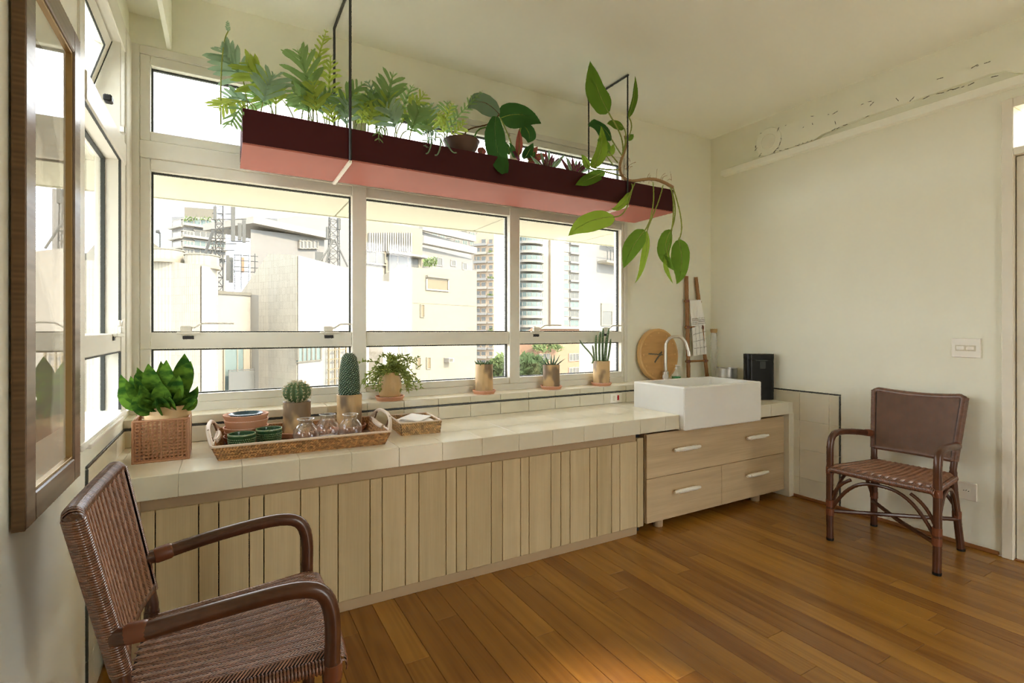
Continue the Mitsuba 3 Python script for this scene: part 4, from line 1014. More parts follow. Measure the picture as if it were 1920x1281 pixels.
h2, c = small_plant('pointed_aloe', 'dark pointed aloe in a heavily stained bamboo pot on the ledge', 1034, .058, .158, 1.1, .85)
for (du, dv, r) in ((-30, -15, .007), (-24, -34, .007), (-13, -40, .008), (-2, -44, .009), (8, -42, .008), (20, -38, .007), (28, -22, .007), (14, -22, .007), (-10, -22, .008), (2, -25, .008)):
    e = c+np.array([du*.0034, rng.uniform(-.03, .03), -dv*.0016+.018]); p = c+np.array([du*.0009, rng.uniform(-.012, .012), 0])
    part(h2, 'leaf', tube([p, p*.5+e*.5+[du*.0002, 0, .004], e], [r*1.15, r, .0008], 6, flat=.6), 'aloe', True)
h3, c = small_plant('candelabra_cactus', 'slim many-armed green cactus in the pot nearest the clock', 1128, .060, .170, .45, .15)
for pts, r in (([(1108, 680), (1112, 672), (1100, 655), (1087, 638)], .0052), ([(1118, 680), (1117, 650), (1118, 628)], .0075), ([(1124, 680), (1124, 640), (1126, 622)], .0085), ([(1130, 680), (1130, 640), (1131, 616)], .0085),
               ([(1136, 680), (1138, 640), (1142, 615)], .0075), ([(1139, 682), (1142, 662), (1145, 636)], .0065), ([(1133, 682), (1135, 655), (1137, 632)], .008), ([(1114, 682), (1113, 662), (1111, 648)], .006)):
    yy = c[1]+rng.uniform(-.02, .02)
    q = [at(u, v, yy) for u, v in pts]; q[0] = c+(q[0]-c)*np.array([.9, 1, 0])
    P = spline(q, 14)
    s = part(h3, 'arm', tube(P, np.r_[np.full(12, r), r*.8, r*.35], 8), 'cactus_green', True)
    ms = []
    for i in range(0, 14):
        for k in range(5):
            a = k*1.2566+i*.4; o = np.array([math.cos(a), math.sin(a), .2]); ms.append(M(tv*.0016+P[i]+o*r, tf))
    part(s, 'areole', cat(ms), 'spine_white', False, kind='stuff')

# ------------------------------------------------------------------ birds nest snake plant in a cane box
sp_ = thing('snake_plant', 'lush green rosette plant in an ochre pot inside the cane box on the worktop', 'houseplant')
pc = np.array([.185, -.405, 0])
m = lathe([(0, 0), (.078, 0), (.080, .01), (.082, .20), (.081, .207), (.072, .207), (.072, .19), (0, .19)], 40, (pc[0], pc[1], CTR+.006))
m = trimesh.Trimesh(m.vertices, m.faces, process=False)
part(sp_, 'pot', m, 'bamboo_pot', True, uv=np.tile([-.3, .2], (len(m.vertices), 1)), label='ochre pot')
part(sp_, 'soil', lathe([(.072, .192), (.03, .198), (0, .20)], 20, (pc[0], pc[1], CTR+.006)), 'soil')
ROS = [  # tip u, v, tip y, width, base shift, matte, bow
    (226, 702, -.43, .050, -.035, 0, .02), (235, 712, -.46, .060, -.03, 0, .03), (222, 728, -.40, .050, -.035, 0, .03), (257, 689, -.36, .055, -.02, 0, .0), (278, 682, -.42, .062, -.012, 0, .0), (297, 690, -.38, .055, -.004, 0, -.01),
    (312, 675, -.43, .066, .004, 0, .01), (346, 663, -.40, .075, .014, 0, .02), (360, 686, -.37, .022, .022, 2, .03), (354, 714, -.36, .018, .022, 2, .03), (371, 724, -.44, .070, .028, 0, .045), (366, 740, -.48, .055, .026, 0, .05),
    (250, 744, -.50, .062, -.02, 0, .05), (290, 744, -.52, .072, -.006, 0, .05), (318, 744, -.51, .055, .01, 0, .06), (262, 722, -.49, .060, -.022, 0, .04), (300, 715, -.47, .066, .0, 0, .03), (326, 705, -.46, .060, .012, 0, .03), (245, 705, -.44, .05, -.026, 0, .02), (336, 728, -.47, .055, .018, 0, .05), (285, 706, -.36, .055, -.004, 0, .0), (330, 690, -.35, .06, .012, 0, .01)]
g8 = np.random.default_rng(18)
ROS += [(u+g8.uniform(-14, 14), v+g8.uniform(-4, 16), y+g8.uniform(-.02, .06), w*.85, b_, 0, bw) for (u, v, y, w, b_, m_, bw) in ROS[3:8]+ROS[10:22]]
for k, (u, v, y, w, bs_, mt, bow) in enumerate(ROS):
    e = at(u, v, y); b = np.array([pc[0]+bs_*1.2, pc[1]+(y+.42)*.45, CTR+.205])
    mid = b*.5+e*.5+np.array([(e[0]-b[0])*.16, (e[1]-b[1])*.16, -bow*.6])
    mid[2] = max(mid[2], CTR+.222)
    P = spline([b, mid, e], 13)
    side = np.cross(e-b, [0, -1, .35]); side /= np.linalg.norm(side)+1e-9
    ax_ = (e-b)/np.linalg.norm(e-b); an_ = (.7 if k % 2 else -.6)*rng.uniform(.2, 1.0)
    side = side*math.cos(an_)+np.cross(ax_, side)*math.sin(an_)
    m = leaf_mesh(P, w*1.12, side, fold=.34, nseg=12, ncr=3, wave=.09, prof=[(0, .42), (.15, .62), (.35, .92), (.52, 1), (.7, .85), (.84, .55), (.94, .22), (1, .01)])
    part(sp_, 'leaf', m, ('leaf_snake', 'leaf_snake_pale', 'leaf_dark')[mt], True)
cbx = thing('cane_box', 'square openwork cane box holding the rosette plant, beside the tray', 'box')
x0, x1, y0, y1, z0, z1 = .078, .262, -.512, -.335, CTR, CTR+.165
rt_ = math.radians(0.5)
def cbm(m): return move(move(m, -.17, .423), .17, -.423, rz=rt_)
def lattice(a, b, z0, z1, n, nz, r, nrm):
    a, b = np.array(a, float), np.array(b, float); nrm = np.array(nrm, float); ms = []
    d = (b-a)/np.linalg.norm(b-a)
    for i in range(n):
        for k in (-1, 1):
            p = a+(b-a)*(i+.5)/n+d*k*r*1.15
            ms.append(tube([[p[0], p[1], z0], [p[0], p[1], z1]], r, 4))
    for j in range(nz):
        for k in (-1, 1):
            z = z0+(z1-z0)*(j+.5)/nz+k*r*1.15
            q = [a+(b-a)*t+nrm*r*1.1*(1 if int(t*n*1.0001) % 2 else -1) for t in np.linspace(0, 1, n+1)]
            ms.append(tube([[p[0], p[1], z] for p in q], r, 4))
    return cat(ms)
COR = [(x0, y0), (x1, y0), (x1, y1), (x0, y1)]
for k in range(4):
    a, b = COR[k], COR[(k+1) % 4]; n = np.array([b[1]-a[1], -(b[0]-a[0])]); n = n/np.linalg.norm(n)
    part(cbx, 'woven_side', cbm(lattice((*a,), (*b,), z0+.004, z1-.003, 13, 12, .0016, n)), 'wicker_side', False)
fr = []
for zz in (z0+.004, z1): fr += [tube([[*COR[k], zz], [*COR[(k+1) % 4], zz]], .0045, 8) for k in range(4)]
fr += [tube([[*c, z0], [*c, z1]], .0045, 8) for c in COR]+[tube([[(x0+x1)/2, y0-.001, z0], [(x0+x1)/2, y0-.001, z1]], .003, 6)]
part(cbx, 'frame', cbm(cat(fr)), 'wicker_side'); part(cbx, 'bottom', cbm(box(x0, x1, y0, y1, z0, z0+.004)), 'wicker_side', False)

# ------------------------------------------------------------------ hanging planter box and its hangers
PLX0, PLX1, PLY0, PLY1, PLZ0, PLZ1 = .458, 3.062, -.489, -.105, 2.028, 2.178
hp = thing('hanging_planter', 'long dark red planter box with a pink underside hanging from the ceiling before the window', 'planter')
th_ = .012
part(hp, 'side_panel', cat([box(PLX0, PLX1, PLY0, PLY0+th_, PLZ0+.001, PLZ1, .001), box(PLX0, PLX1, PLY1-th_, PLY1, PLZ0+.001, PLZ1, .001), box(PLX0, PLX0+th_, PLY0+th_, PLY1-th_, PLZ0+.001, PLZ1, .001), box(PLX1-th_, PLX1, PLY0+th_, PLY1-th_, PLZ0+.001, PLZ1, .001)]), 'planter_red', False)
part(hp, 'bottom_panel', box(PLX0, PLX1, PLY0, PLY1, PLZ0-.006, PLZ0+.002, .001), 'planter_pink', False, label='pink underside')
part(hp, 'soil', box(PLX0+th_, PLX1-th_, PLY0+th_, PLY1-th_, PLZ0+.05, PLZ0+.085), 'soil', False)
for hx in (.908, 2.640):
    h = part(hp, 'hanger', tube([[hx, PLY0-.008, PLZ0-.014], [hx, PLY0-.008, ZC-.008]], .0065, 4, flat=1), 'black_steel', False, label='black steel hanger frame')
    part(h, 'rod', tube([[hx, PLY1+.008, PLZ0-.014], [hx, PLY1+.008, ZC-.008]], .0065, 4), 'black_steel', False)
    part(h, 'ceiling_bar', tube([[hx, PLY0-.014, ZC-.008], [hx, PLY1+.014, ZC-.008]], .0075, 4), 'black_steel', False)
    part(h, 'under_bar', box(hx-.007, hx+.007, PLY0-.014, PLY1+.014, PLZ0-.019, PLZ0-.007), 'window_white', False, label='pale bar under the box')

# ferns
def frond(holder, pts, ys, lobe, n, mt, stalk=None, side_bias=0.0, tilt=0.4, seed=0, droop=0.15, start=.06):
    """pinnately lobed frond: midrib through the points, finger lobes on both sides"""
    y = np.linspace(ys[0], ys[1], len(pts))
    P = spline([at(u, v, yy) for (u, v), yy in zip(pts, y)], 40)
    gg = np.random.default_rng(seed)
    t = np.gradient(P, axis=0); t /= np.linalg.norm(t, axis=1, keepdims=True)
    ms = []
    view = np.array([0.35, .94, -.15])
    side0 = np.cross(t[20], view); side0 /= np.linalg.norm(side0)
    # wing along the midrib
    ms.append(leaf_mesh(P[int(start*40):], min(.016, lobe*.16), side0, .2, nseg=14, ncr=1, prof=[(0, .4), (.4, 1), (.8, .8), (1, .05)]))
    for k in range(n):
        s = start+(.97-start)*(k+.5)/n
        i = min(38, int(s*39)); p = P[i]
        L = 1.12*lobe*(.55+.45*math.sin(PI*min(1, .18+s*.95)))*(1.0 if s < .8 else max(.35, (1.02-s)/.22))*gg.uniform(.85, 1.12)
        for sg in (-1, 1):
            d = sg*side0*(1.0+side_bias*sg)*gg.uniform(.7, 1.2)+t[i]*(.75+tilt*s)+view*gg.normal(0, .35); d /= np.linalg.norm(d)
            e = p+d*L+np.array([0, 0, -droop*L])
            md = (p+e)/2+t[i]*L*.05*0+np.array([0, 0, droop*L*.35])
            ms.append(leaf_mesh([p-d*L*.03, md, e], max(.007, min(.023, L*.215)), t[i], .15, nseg=6, ncr=1, wave=.06, prof=[(0, .7), (.3, .85), (.6, 1), (.85, .8), (1, .12)]))
    k = part(holder, 'frond', cat(ms), mt, True)
    if stalk is not None:
        q = [at(u, v, yy) for u, v, yy in stalk]; q[0][2] = min(q[0][2], PLZ1-.05)
        q.append(P[2]); part(k, 'stalk', tube(spline(q, 10), .0028, 5), 'stem_green', True)
fA = thing('fern', 'blue green fern at the left end of the planter, drooping over its edge', 'fern')
fB = thing('fern', 'tall bright green fern just left of the first black hanger', 'fern')
fC = thing('fern', 'broad lobed fern just right of the first black hanger', 'fern')
fD = thing('fern', 'small fern with pale hanging roots beside the dark clay bowl', 'fern')
Y0 = -.30
frond(fA, [(458, 158), (442, 128), (424, 106), (413, 84)], (-.30, -.38), .105, 9, 'leaf_fern_blue', [(470, 215, -.3), (463, 190, -.3)], seed=1)
frond(fA, [(519, 180), (492, 155), (472, 132), (458, 112)], (-.32, -.36), .115, 8, 'leaf_fern_yellow', [(560, 222, -.3), (540, 200, -.32)], seed=2, side_bias=.35)
frond(fA, [(462, 190), (440, 192), (422, 198), (405, 203)], (-.34, -.44), .085, 7, 'leaf_fern_yellow', [(475, 214, -.3), (470, 196, -.33)], seed=3)
frond(fA, [(470, 192), (452, 185), (436, 182), (424, 188)], (-.30, -.28), .075, 7, 'leaf_fern_blue', [(480, 214, -.3), (478, 200, -.3)], seed=4)
frond(fA, [(505, 196), (490, 190), (476, 176), (470, 158)], (-.26, -.24), .08, 7, 'leaf_fern', [(515, 220, -.28), (510, 205, -.27)], seed=5)
frond(fA, [(456, 200), (444, 212), (436, 226), (432, 236)], (-.45, -.50), .06, 6, 'leaf_fern', [(468, 210, -.4), (462, 198, -.44)], seed=6)
frond(fA, [(428, 60), (427, 50), (427, 38)], (-.36, -.37), .012, 5, 'leaf_fern_blue', [(414, 82, -.38), (422, 72, -.37)], seed=7)
frond(fB, [(582, 190), (577, 158), (568, 122), (556, 90)], (-.32, -.36), .125, 8, 'leaf_fern', [(578, 225, -.3), (579, 205, -.32)], seed=11, tilt=.8)
frond(fB, [(588, 182), (590, 140), (602, 90), (613, 52)], (-.30, -.34), .062, 13, 'leaf_fern_yellow', [(590, 225, -.28), (587, 200, -.3)], seed=12)
frond(fB, [(617, 198), (617, 160), (619, 130), (619, 98)], (-.26, -.26), .068, 9, 'leaf_fern_yellow', [(617, 228, -.26), (617, 205, -.26)], seed=13)
frond(fB, [(586, 190), (566, 184), (552, 172), (546, 156)], (-.36, -.42), .07, 6, 'leaf_fern', [(585, 226, -.33), (586, 205, -.35)], seed=14)
frond(fB, [(590, 196), (606, 188), (616, 180), (628, 168)], (-.38, -.42), .06, 6, 'leaf_fern', [(588, 226, -.34), (588, 208, -.36)], seed=15)
frond(fB, [(572, 196), (556, 192), (545, 182), (540, 184)], (-.24, -.22), .05, 5, 'leaf_fern_yellow', [(580, 225, -.26), (577, 208, -.25)], seed=16)
frond(fC, [(632, 232), (645, 200), (658, 178), (688, 154)], (-.34, -.42), .095, 9, 'leaf_fern', [(640, 240, -.3), (634, 236, -.33)], seed=21)
frond(fC, [(712, 246), (722, 205), (730, 170), (738, 134)], (-.38, -.42), .13, 8, 'leaf_fern', [(705, 256, -.34), (709, 250, -.36)], seed=22, tilt=.6)
frond(fC, [(704, 226), (704, 196), (698, 170), (686, 150)], (-.30, -.32), .07, 7, 'leaf_fern_blue', [(706, 250, -.3), (705, 238, -.3)], seed=23)
frond(fC, [(752, 234), (768, 208), (784, 190), (798, 172)], (-.36, -.40), .075, 7, 'leaf_fern_yellow', [(740, 255, -.34), (746, 244, -.35)], seed=24)
frond(fC, [(742, 240), (756, 205), (764, 180), (776, 158)], (-.28, -.28), .085, 7, 'leaf_fern', [(740, 255, -.28), (741, 248, -.28)], seed=25)
frond(fC, [(668, 236), (678, 210), (684, 190), (690, 176)], (-.24, -.22), .085, 7, 'leaf_fern_yellow', [(664, 248, -.25), (666, 242, -.25)], seed=26)
frond(fC, [(626, 234), (622, 218), (620, 205), (618, 196)], (-.40, -.44), .055, 5, 'leaf_fern_yellow', [(636, 242, -.38), (630, 238, -.4)], seed=27)
frond(fC, [(650, 238), (648, 214), (652, 196), (660, 186)], (-.42, -.45), .075, 6, 'leaf_fern_blue', [(650, 246, -.4), (650, 242, -.41)], seed=28)
frond(fC, [(722, 238), (714, 240), (710, 252), (712, 268)], (-.47, -.515), .045, 3, 'leaf_fern', [(724, 250, -.42), (725, 242, -.45)], seed=29)
frond(fC, [(760, 248), (774, 236), (790, 232), (806, 236)], (-.32, -.36), .06, 6, 'leaf_fern', [(748, 258, -.3), (754, 252, -.31)], seed=30)
frond(fC, [(690, 240), (694, 222), (700, 206), (708, 196)], (-.44, -.46), .06, 6, 'leaf_fern_yellow', [(690, 252, -.4), (690, 246, -.42)], seed=31)
frond(fD, [(836, 252), (856, 222), (880, 195), (906, 168)], (-.34, -.38), .05, 10, 'leaf_fern', [(842, 268, -.32), (838, 260, -.33)], seed=41)
frond(fD, [(832, 250), (836, 228), (842, 210), (848, 190)], (-.30, -.30), .055, 7, 'leaf_fern_yellow', [(838, 268, -.3), (834, 258, -.3)], seed=42)
frond(fD, [(826, 252), (814, 246), (804, 246), (792, 254)], (-.36, -.42), .05, 7, 'leaf_fern_blue', [(836, 268, -.34), (832, 258, -.35)], seed=43)
frond(fD, [(836, 254), (826, 236), (822, 220), (824, 204)], (-.27, -.27), .06, 6, 'leaf_fern_yellow', [(840, 268, -.28), (838, 260, -.28)], seed=44)
frond(fD, [(842, 254), (856, 246), (866, 236), (870, 222)], (-.42, -.44), .05, 6, 'leaf_fern_yellow', [(842, 266, -.38), (842, 260, -.4)], seed=45)
frond(fD, [(818, 258), (806, 262), (800, 268), (797, 276)], (-.44, -.50), .035, 5, 'leaf_fern_blue', [(832, 266, -.4), (826, 260, -.42)], seed=46)
g5 = np.random.default_rng(55)
for hold, u0, u1, nfr in ((fA, 470, 520, 3), (fB, 560, 622, 5), (fC, 636, 775, 11), (fD, 800, 860, 4)):
    for q in range(nfr):
        bu = g5.uniform(u0, u1); bv = 203.5+(bu-456)*.18; yb = g5.uniform(-.45, -.16)
        lean, hgt = g5.uniform(-26, 26), g5.uniform(34, 74)
        frond(hold, [(bu+lean*.2, bv-14), (bu+lean*.5, bv-14-hgt*.4), (bu+lean*.8, bv-14-hgt*.75), (bu+lean*1.25, bv-14-hgt)], (yb, yb+g5.uniform(-.08, .06)), g5.uniform(.065, .11), int(g5.integers(5, 7)), ['leaf_fern', 'leaf_fern_yellow', 'leaf_fern_blue', 'leaf_fern'][q % 4], [(bu, bv+14, yb), (bu+lean*.1, bv, yb)], seed=100+q+int(u0))
for pts in ([(810, 262, -.47), (807, 276, -.51), (803, 286, -.515), (799, 288, -.52)], [(826, 262, -.47), (825, 278, -.51), (820, 290, -.515), (816, 291, -.52)], [(834, 262, -.47), (842, 276, -.51), (850, 286, -.515), (856, 286, -.52)]):
    part(fD, 'root', tube(spline([at(*p) for p in pts], 10), .004, 6), 'leaf_fern_blue', True)

# dark clay bowl with big-leaved plant
bowl = thing('clay_bowl', 'dark brown clay bowl standing in the planter', 'bowl')
bc = at(868, 264, -.395)
part(bowl, 'body', lathe([(0, 0), (.05, 0), (.085, .05), (.098, .085), (.102, .09), (.094, .092), (.08, .06), (0, .05)], 32, (bc[0], -.375, bc[2]-.088)), 'clay_dark')
def big_leaf(holder, tip, base, yb, yt, w, mt, side=None, fold=.28, petiole=None, bow=.0, prof=None, wave=.05, rad=.0045, roll=0.0, name='leaf', midmat='stem_green', bend=(0, 0)):
    b, e = at(*base, yb), at(*tip, yt)
    mid = (b+e)/2+np.array([bend[0]*0, -abs(bow), bow*.5])
    if bend != (0, 0): mid = at((base[0]+tip[0])/2+bend[0], (base[1]+tip[1])/2+bend[1], (yb+yt)/2)
    ax = e-b; vw = np.array([.30, .93, -.2])
    sd = np.cross(ax, vw); sd /= np.linalg.norm(sd)
    ax = ax/np.linalg.norm(ax); up = np.cross(sd, ax)
    sd = sd*math.cos(roll)+up*math.sin(roll)
    P = spline([b, mid, e], 15)
    pr = prof or [(0, .25), (.05, .62), (.14, .88), (.28, 1), (.45, .97), (.62, .82), (.8, .5), (.92, .22), (.98, .06), (1, .01)]
    k = part(holder, name, leaf_mesh(P, w, sd, fold, nseg=14, ncr=4, wave=wave, prof=pr), mt, True)
    part(k, 'midrib', tube(P+np.array([0, .0015, 0]), np.linspace(.0028, .0008, 15), 5), midmat, True)
    if petiole: 
        q = [at(u, v, yy) for u, v, yy in petiole]+[b]
        part(k, 'petiole', tube(spline(q, 12), rad, 6), midmat, True)
    return k
dk = thing('broad_leaf_plant', 'plant with big dark and silvery leaves in the middle of the planter', 'houseplant')
big_leaf(dk, (877, 204), (936, 214), -.34, -.36, .125, 'leaf_silver', roll=.3, petiole=[(872, 262, -.30), (876, 245, -.31), (905, 236, -.32)], bow=-.04, bend=(-4, -18), midmat='stem_brown')
big_leaf(dk, (947, 325), (930, 218), -.40, -.53, .125, 'leaf_dark', petiole=[(890, 262, -.3), (905, 240, -.33), (925, 236, -.36)], bend=(-8, 0), fold=.2, midmat='leaf_fern', prof=[(0, .3), (.1, .6), (.3, .95), (.6, .95), (.85, .72), (.95, .5), (1, .3)])
big_leaf(dk, (1015, 232), (938, 222), -.30, -.36, .155, 'leaf_dark', roll=-.25, bend=(0, -12), petiole=[(962, 284, -.30), (955, 260, -.30), (945, 236, -.30)])
big_leaf(dk, (990, 268), (978, 232), -.28, -.34, .10, 'leaf_dark', bend=(8, 0), petiole=[(970, 288, -.28), (972, 265, -.28)])
cp = thing('copper_leaf_plant', 'low plant with copper and dark pointed leaves right of the big dark leaves', 'houseplant')
for (tip, base, w, mt) in (((973, 242), (972, 292), .045, 'leaf_copper'), ((1000, 268), (985, 296), .05, 'leaf_dark'), ((1008, 275), (990, 300), .05, 'leaf_copper'), ((955, 268), (966, 296), .04, 'leaf_dark'), ((1026, 290), (996, 300), .05, 'leaf_copper'), ((988, 274), (982, 298), .04, 'leaf_dark'), ((1012, 300), (990, 304), .045, 'leaf_copper'), ((905, 276), (900, 290), .05, 'leaf_copper'), ((960, 284), (975, 300), .04, 'leaf_purple'), ((948, 268), (955, 290), .03, 'leaf_dark'), ((1004, 284), (992, 304), .03, 'leaf_dark')):
    yb = -.33+rng.uniform(-.05, .05)
    big_leaf(cp, tip, base, yb, yb-.04, w, mt, bow=.01)
for k, (cu, cv, lab) in enumerate(((1028, 312, 'small purple striped plant left of the second black hanger, near the copper leaves'), (1078, 320, 'purple striped spiky plant low in the planter next to the vine'))):
    t = thing('purple_plant', lab, 'houseplant')
    for i in range(13):
        du, dv = (i-6)*3.6+rng.uniform(-2, 2), -rng.uniform(14, 34)+abs(i-6)*1.6
        yb = -.34+rng.uniform(-.08, .08)
        big_leaf(t, (cu+du*1.5, cv+dv), (cu+du*.5, cv+2), yb, yb+rng.uniform(-.04, .04), .026, 'leaf_purple' if i % 3 else 'leaf_fern_blue', prof=[(0, .8), (.4, 1), (.8, .5), (1, .02)])

# climbing vine at the right end
vn = thing('climbing_vine', 'large leaved green vine climbing and trailing over the right end of the planter', 'houseplant')
part(vn, 'stem', tube(spline([at(1172, 255, -.36), at(1170, 286, -.37), at(1162, 318, -.40), at(1176, 338, -.46), at(1212, 336, -.48), at(1240, 340, -.49), at(1262, 352, -.52)], 30), np.linspace(.009, .011, 30), 8), 'root_tan', True)
G = 'leaf_philo'; GL = 'leaf_philo_light'
LV = [((1106.5, 115), (1141, 211), -.545, -.575, .150, G, [(1167, 290, -.38), (1166, 262, -.43), (1153, 232, -.50)], (-4, 2), .0),
      ((1191, 143), (1179, 220), -.52, -.545, .050, G, [(1168, 282, -.38), (1178, 258, -.44), (1184, 240, -.49)], (4, 0), 1.0),
      ((1103, 236), (1147, 262), -.30, -.34, .125, 'leaf_dark', [(1166, 292, -.37), (1158, 280, -.33)], (2, -12), .0),
      ((1127, 236), (1111, 314), -.46, -.42, .085, GL, [(1160, 318, -.4), (1140, 318, -.44)], (8, 4), .5),
      ((1138, 232), (1170, 240), -.36, -.40, .065, G, [(1170, 280, -.38), (1174, 258, -.37)], (0, -4), .2),
      ((1188, 252), (1174, 262), -.38, -.36, .05, G, [(1168, 285, -.38)], (2, -2), .2),
      ((1090, 290), (1104, 316), -.38, -.40, .05, GL, [(1120, 322, -.39)], (2, 0), .2),
      ((1079, 347), (1134, 322), -.48, -.56, .075, G, [(1165, 330, -.41), (1150, 326, -.45)], (-4, 2), .2),
      ((1146, 392), (1181, 362), -.53, -.56, .055, GL, [(1184, 345, -.49), (1186, 352, -.52)], (2, 8), .5),
      ((1066, 442), (1152, 407), -.54, -.62, .125, GL, [(1190, 344, -.49), (1180, 375, -.53), (1170, 398, -.54)], (-6, -8), .0),
      ((1169, 503), (1209, 432), -.58, -.60, .115, G, [(1224, 342, -.49), (1222, 400, -.55), (1214, 424, -.57)], (-6, 2), .1),
      ((1191, 531), (1213, 434), -.56, -.58, .062, GL, [(1243, 348, -.5), (1228, 395, -.54), (1216, 425, -.56)], (8, 0), .4),
      ((1266, 508), (1258, 432), -.57, -.60, .105, G, [(1256, 350, -.51), (1266, 395, -.55), (1262, 422, -.57)], (-14, 6), .2),
      ((1269, 533), (1272, 450), -.60, -.62, .135, G, [(1262, 352, -.52), (1274, 395, -.57), (1278, 430, -.59)], (8, 0), .0),
      ((1262, 532), (1252, 470), -.58, -.605, .05, GL, [(1258, 352, -.52), (1262, 410, -.56), (1256, 450, -.57)], (-6, 0), .3),
      ((1150, 270), (1135, 290), -.33, -.34, .06, GL, [(1150, 310, -.37)], (4, 0), .3),
      ((1120, 262), (1142, 285), -.40, -.42, .07, G, [(1158, 305, -.39)], (0, -6), .3)]
for tip, base, yb, yt, w, mt, pet, bend, roll in LV:
    big_leaf(vn, tip, base, yb, yt, w, mt, petiole=pet, bend=bend, roll=roll, wave=.13)
for k in range(26):
    u = rng.choice([rng.uniform(1160, 1180), rng.uniform(1195, 1262)]); base = at(u, 300+rng.uniform(-10, 30) if u < 1185 else 336+rng.uniform(-2, 10), -.44)
    d = np.array([rng.uniform(-.02, .09), rng.uniform(-.04, .02), rng.uniform(-.02, .07)])
    part(vn, 'aerial_root', tube(spline([base, base+d*.5+[0, 0, .01], base+d], 7), .0014, 4), 'root_tan', True)

# ------------------------------------------------------------------ outside: eave, buildings, masts, trees
struct('ground', M([[-400, 8, -30], [400, 8, -30], [400, 600, -30], [-400, 600, -30]], [[0, 1, 2], [0, 2, 3]]), 'street', False)
ev = struct('eave', None, None, label='pale panelled eave outside above the lower window panes')
xs_ = [-.95, -.05, 1.08, 2.17, 3.24, 4.35]
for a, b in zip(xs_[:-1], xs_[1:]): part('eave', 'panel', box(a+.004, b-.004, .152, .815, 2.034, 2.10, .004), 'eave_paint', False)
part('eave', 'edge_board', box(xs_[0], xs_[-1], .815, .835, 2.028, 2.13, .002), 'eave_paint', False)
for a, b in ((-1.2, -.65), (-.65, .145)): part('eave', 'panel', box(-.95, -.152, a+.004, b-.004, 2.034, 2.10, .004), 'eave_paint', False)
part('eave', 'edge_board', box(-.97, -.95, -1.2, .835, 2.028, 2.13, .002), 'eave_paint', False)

def gp(u, Y): p = at(u, 619, Y); return np.array([p[0], p[1]])
def zt(u, v, Y): return at(u, v, Y)[2]
def mass(plan, depth=8.0, zb=-29.5, back=None):
    """closed prism: plan = (u, Y, vtop) along the front, extended backwards"""
    f = [gp(u, Y) for u, Y, v in plan]; z = [zt(u, v, Y) for u, Y, v in plan]
    n = len(f); mb = np.mean([(p-EYE[:2])/np.linalg.norm(p-EYE[:2]) for p in f], axis=0); b = [p+mb*depth for p in f]
    V = [[*f[i], zb] for i in range(n)]+[[*f[i], z[i]] for i in range(n)]+[[*b[i], zb] for i in range(n)]+[[*b[i], z[i]] for i in range(n)]
    F = []
    for i in range(n-1):
        F += [[i, i+1, n+i+1], [i, n+i+1, n+i], [n+i, n+i+1, 3*n+i+1], [n+i, 3*n+i+1, 3*n+i], [2*n+i+1, 2*n+i, 3*n+i], [2*n+i+1, 3*n+i, 3*n+i+1]]
    F += [[2*n, 0, n], [2*n, n, 3*n], [n-1, 3*n-1, 4*n-1], [n-1, 4*n-1, 2*n-1]]
    return M(V, F)
def hit(P0, P1, u, v):
    d = FW+RT*(u-960)/FOC+np.array([0, 0, 1.0])*(V0-v)/FOC
    n = np.array([P1[1]-P0[1], -(P1[0]-P0[0])]); t = ((P0-EYE[:2]) @ n)/(d[:2] @ n)
    return EYE+d*t
def panel(seg, u0, v0, u1, v1, out=.04, inn=.05, lvl=True):
    """a slab on the facade between two plan points; its top and bottom are level"""
    P0, P1 = gp(*seg[0]), gp(*seg[1])
    a, b, c, d = hit(P0, P1, u0, v0), hit(P0, P1, u1, v0), hit(P0, P1, u0, v1), hit(P0, P1, u1, v1)
    z1, z0 = (a[2]+b[2])/2, (c[2]+d[2])/2
    n = np.array([P1[1]-P0[1], -(P1[0]-P0[0]), 0]); n /= np.linalg.norm(n)
    q = [np.array([a[0], a[1], z0]), np.array([b[0], b[1], z0]), np.array([b[0], b[1], z1]), np.array([a[0], a[1], z1])]
    V = [p+n*out for p in q]+[p-n*inn for p in q]
    return M(V, [[0, 1, 2], [0, 2, 3], [5, 4, 7], [5, 7, 6], [1, 5, 6], [1, 6, 2], [4, 0, 3], [4, 3, 7], [3, 2, 6], [3, 6, 7], [4, 5, 1], [4, 1, 0]])
def window(holder, seg, u0, v0, u1, v1, m='window_dark', fr=.06, out=.05, frm='facade_white', split=0):
    P0, P1 = gp(*seg[0]), gp(*seg[1])
    w = part(holder, 'window', panel(seg, u0, v0, u1, v1, out, .02), m, False)
    a, b = hit(P0, P1, u0, v0), hit(P0, P1, u1, v1); px = FOC/((a-EYE) @ FW)*fr
    ms = [panel(seg, u0-px, v0-px, u1+px, v0, out+.05, .02), panel(seg, u0-px, v1, u1+px, v1+px, out+.05, .02), panel(seg, u0-px, v0, u0, v1, out+.05, .02), panel(seg, u1, v0, u1+px, v1, out+.05, .02)]
    for k in range(split):
        uu = u0+(u1-u0)*(k+1)/(split+1); ms.append(panel(seg, uu-px*.4, v0, uu+px*.4, v1, out+.04, .02))
    part(w, 'frame', cat(ms), frm, False)
    return w

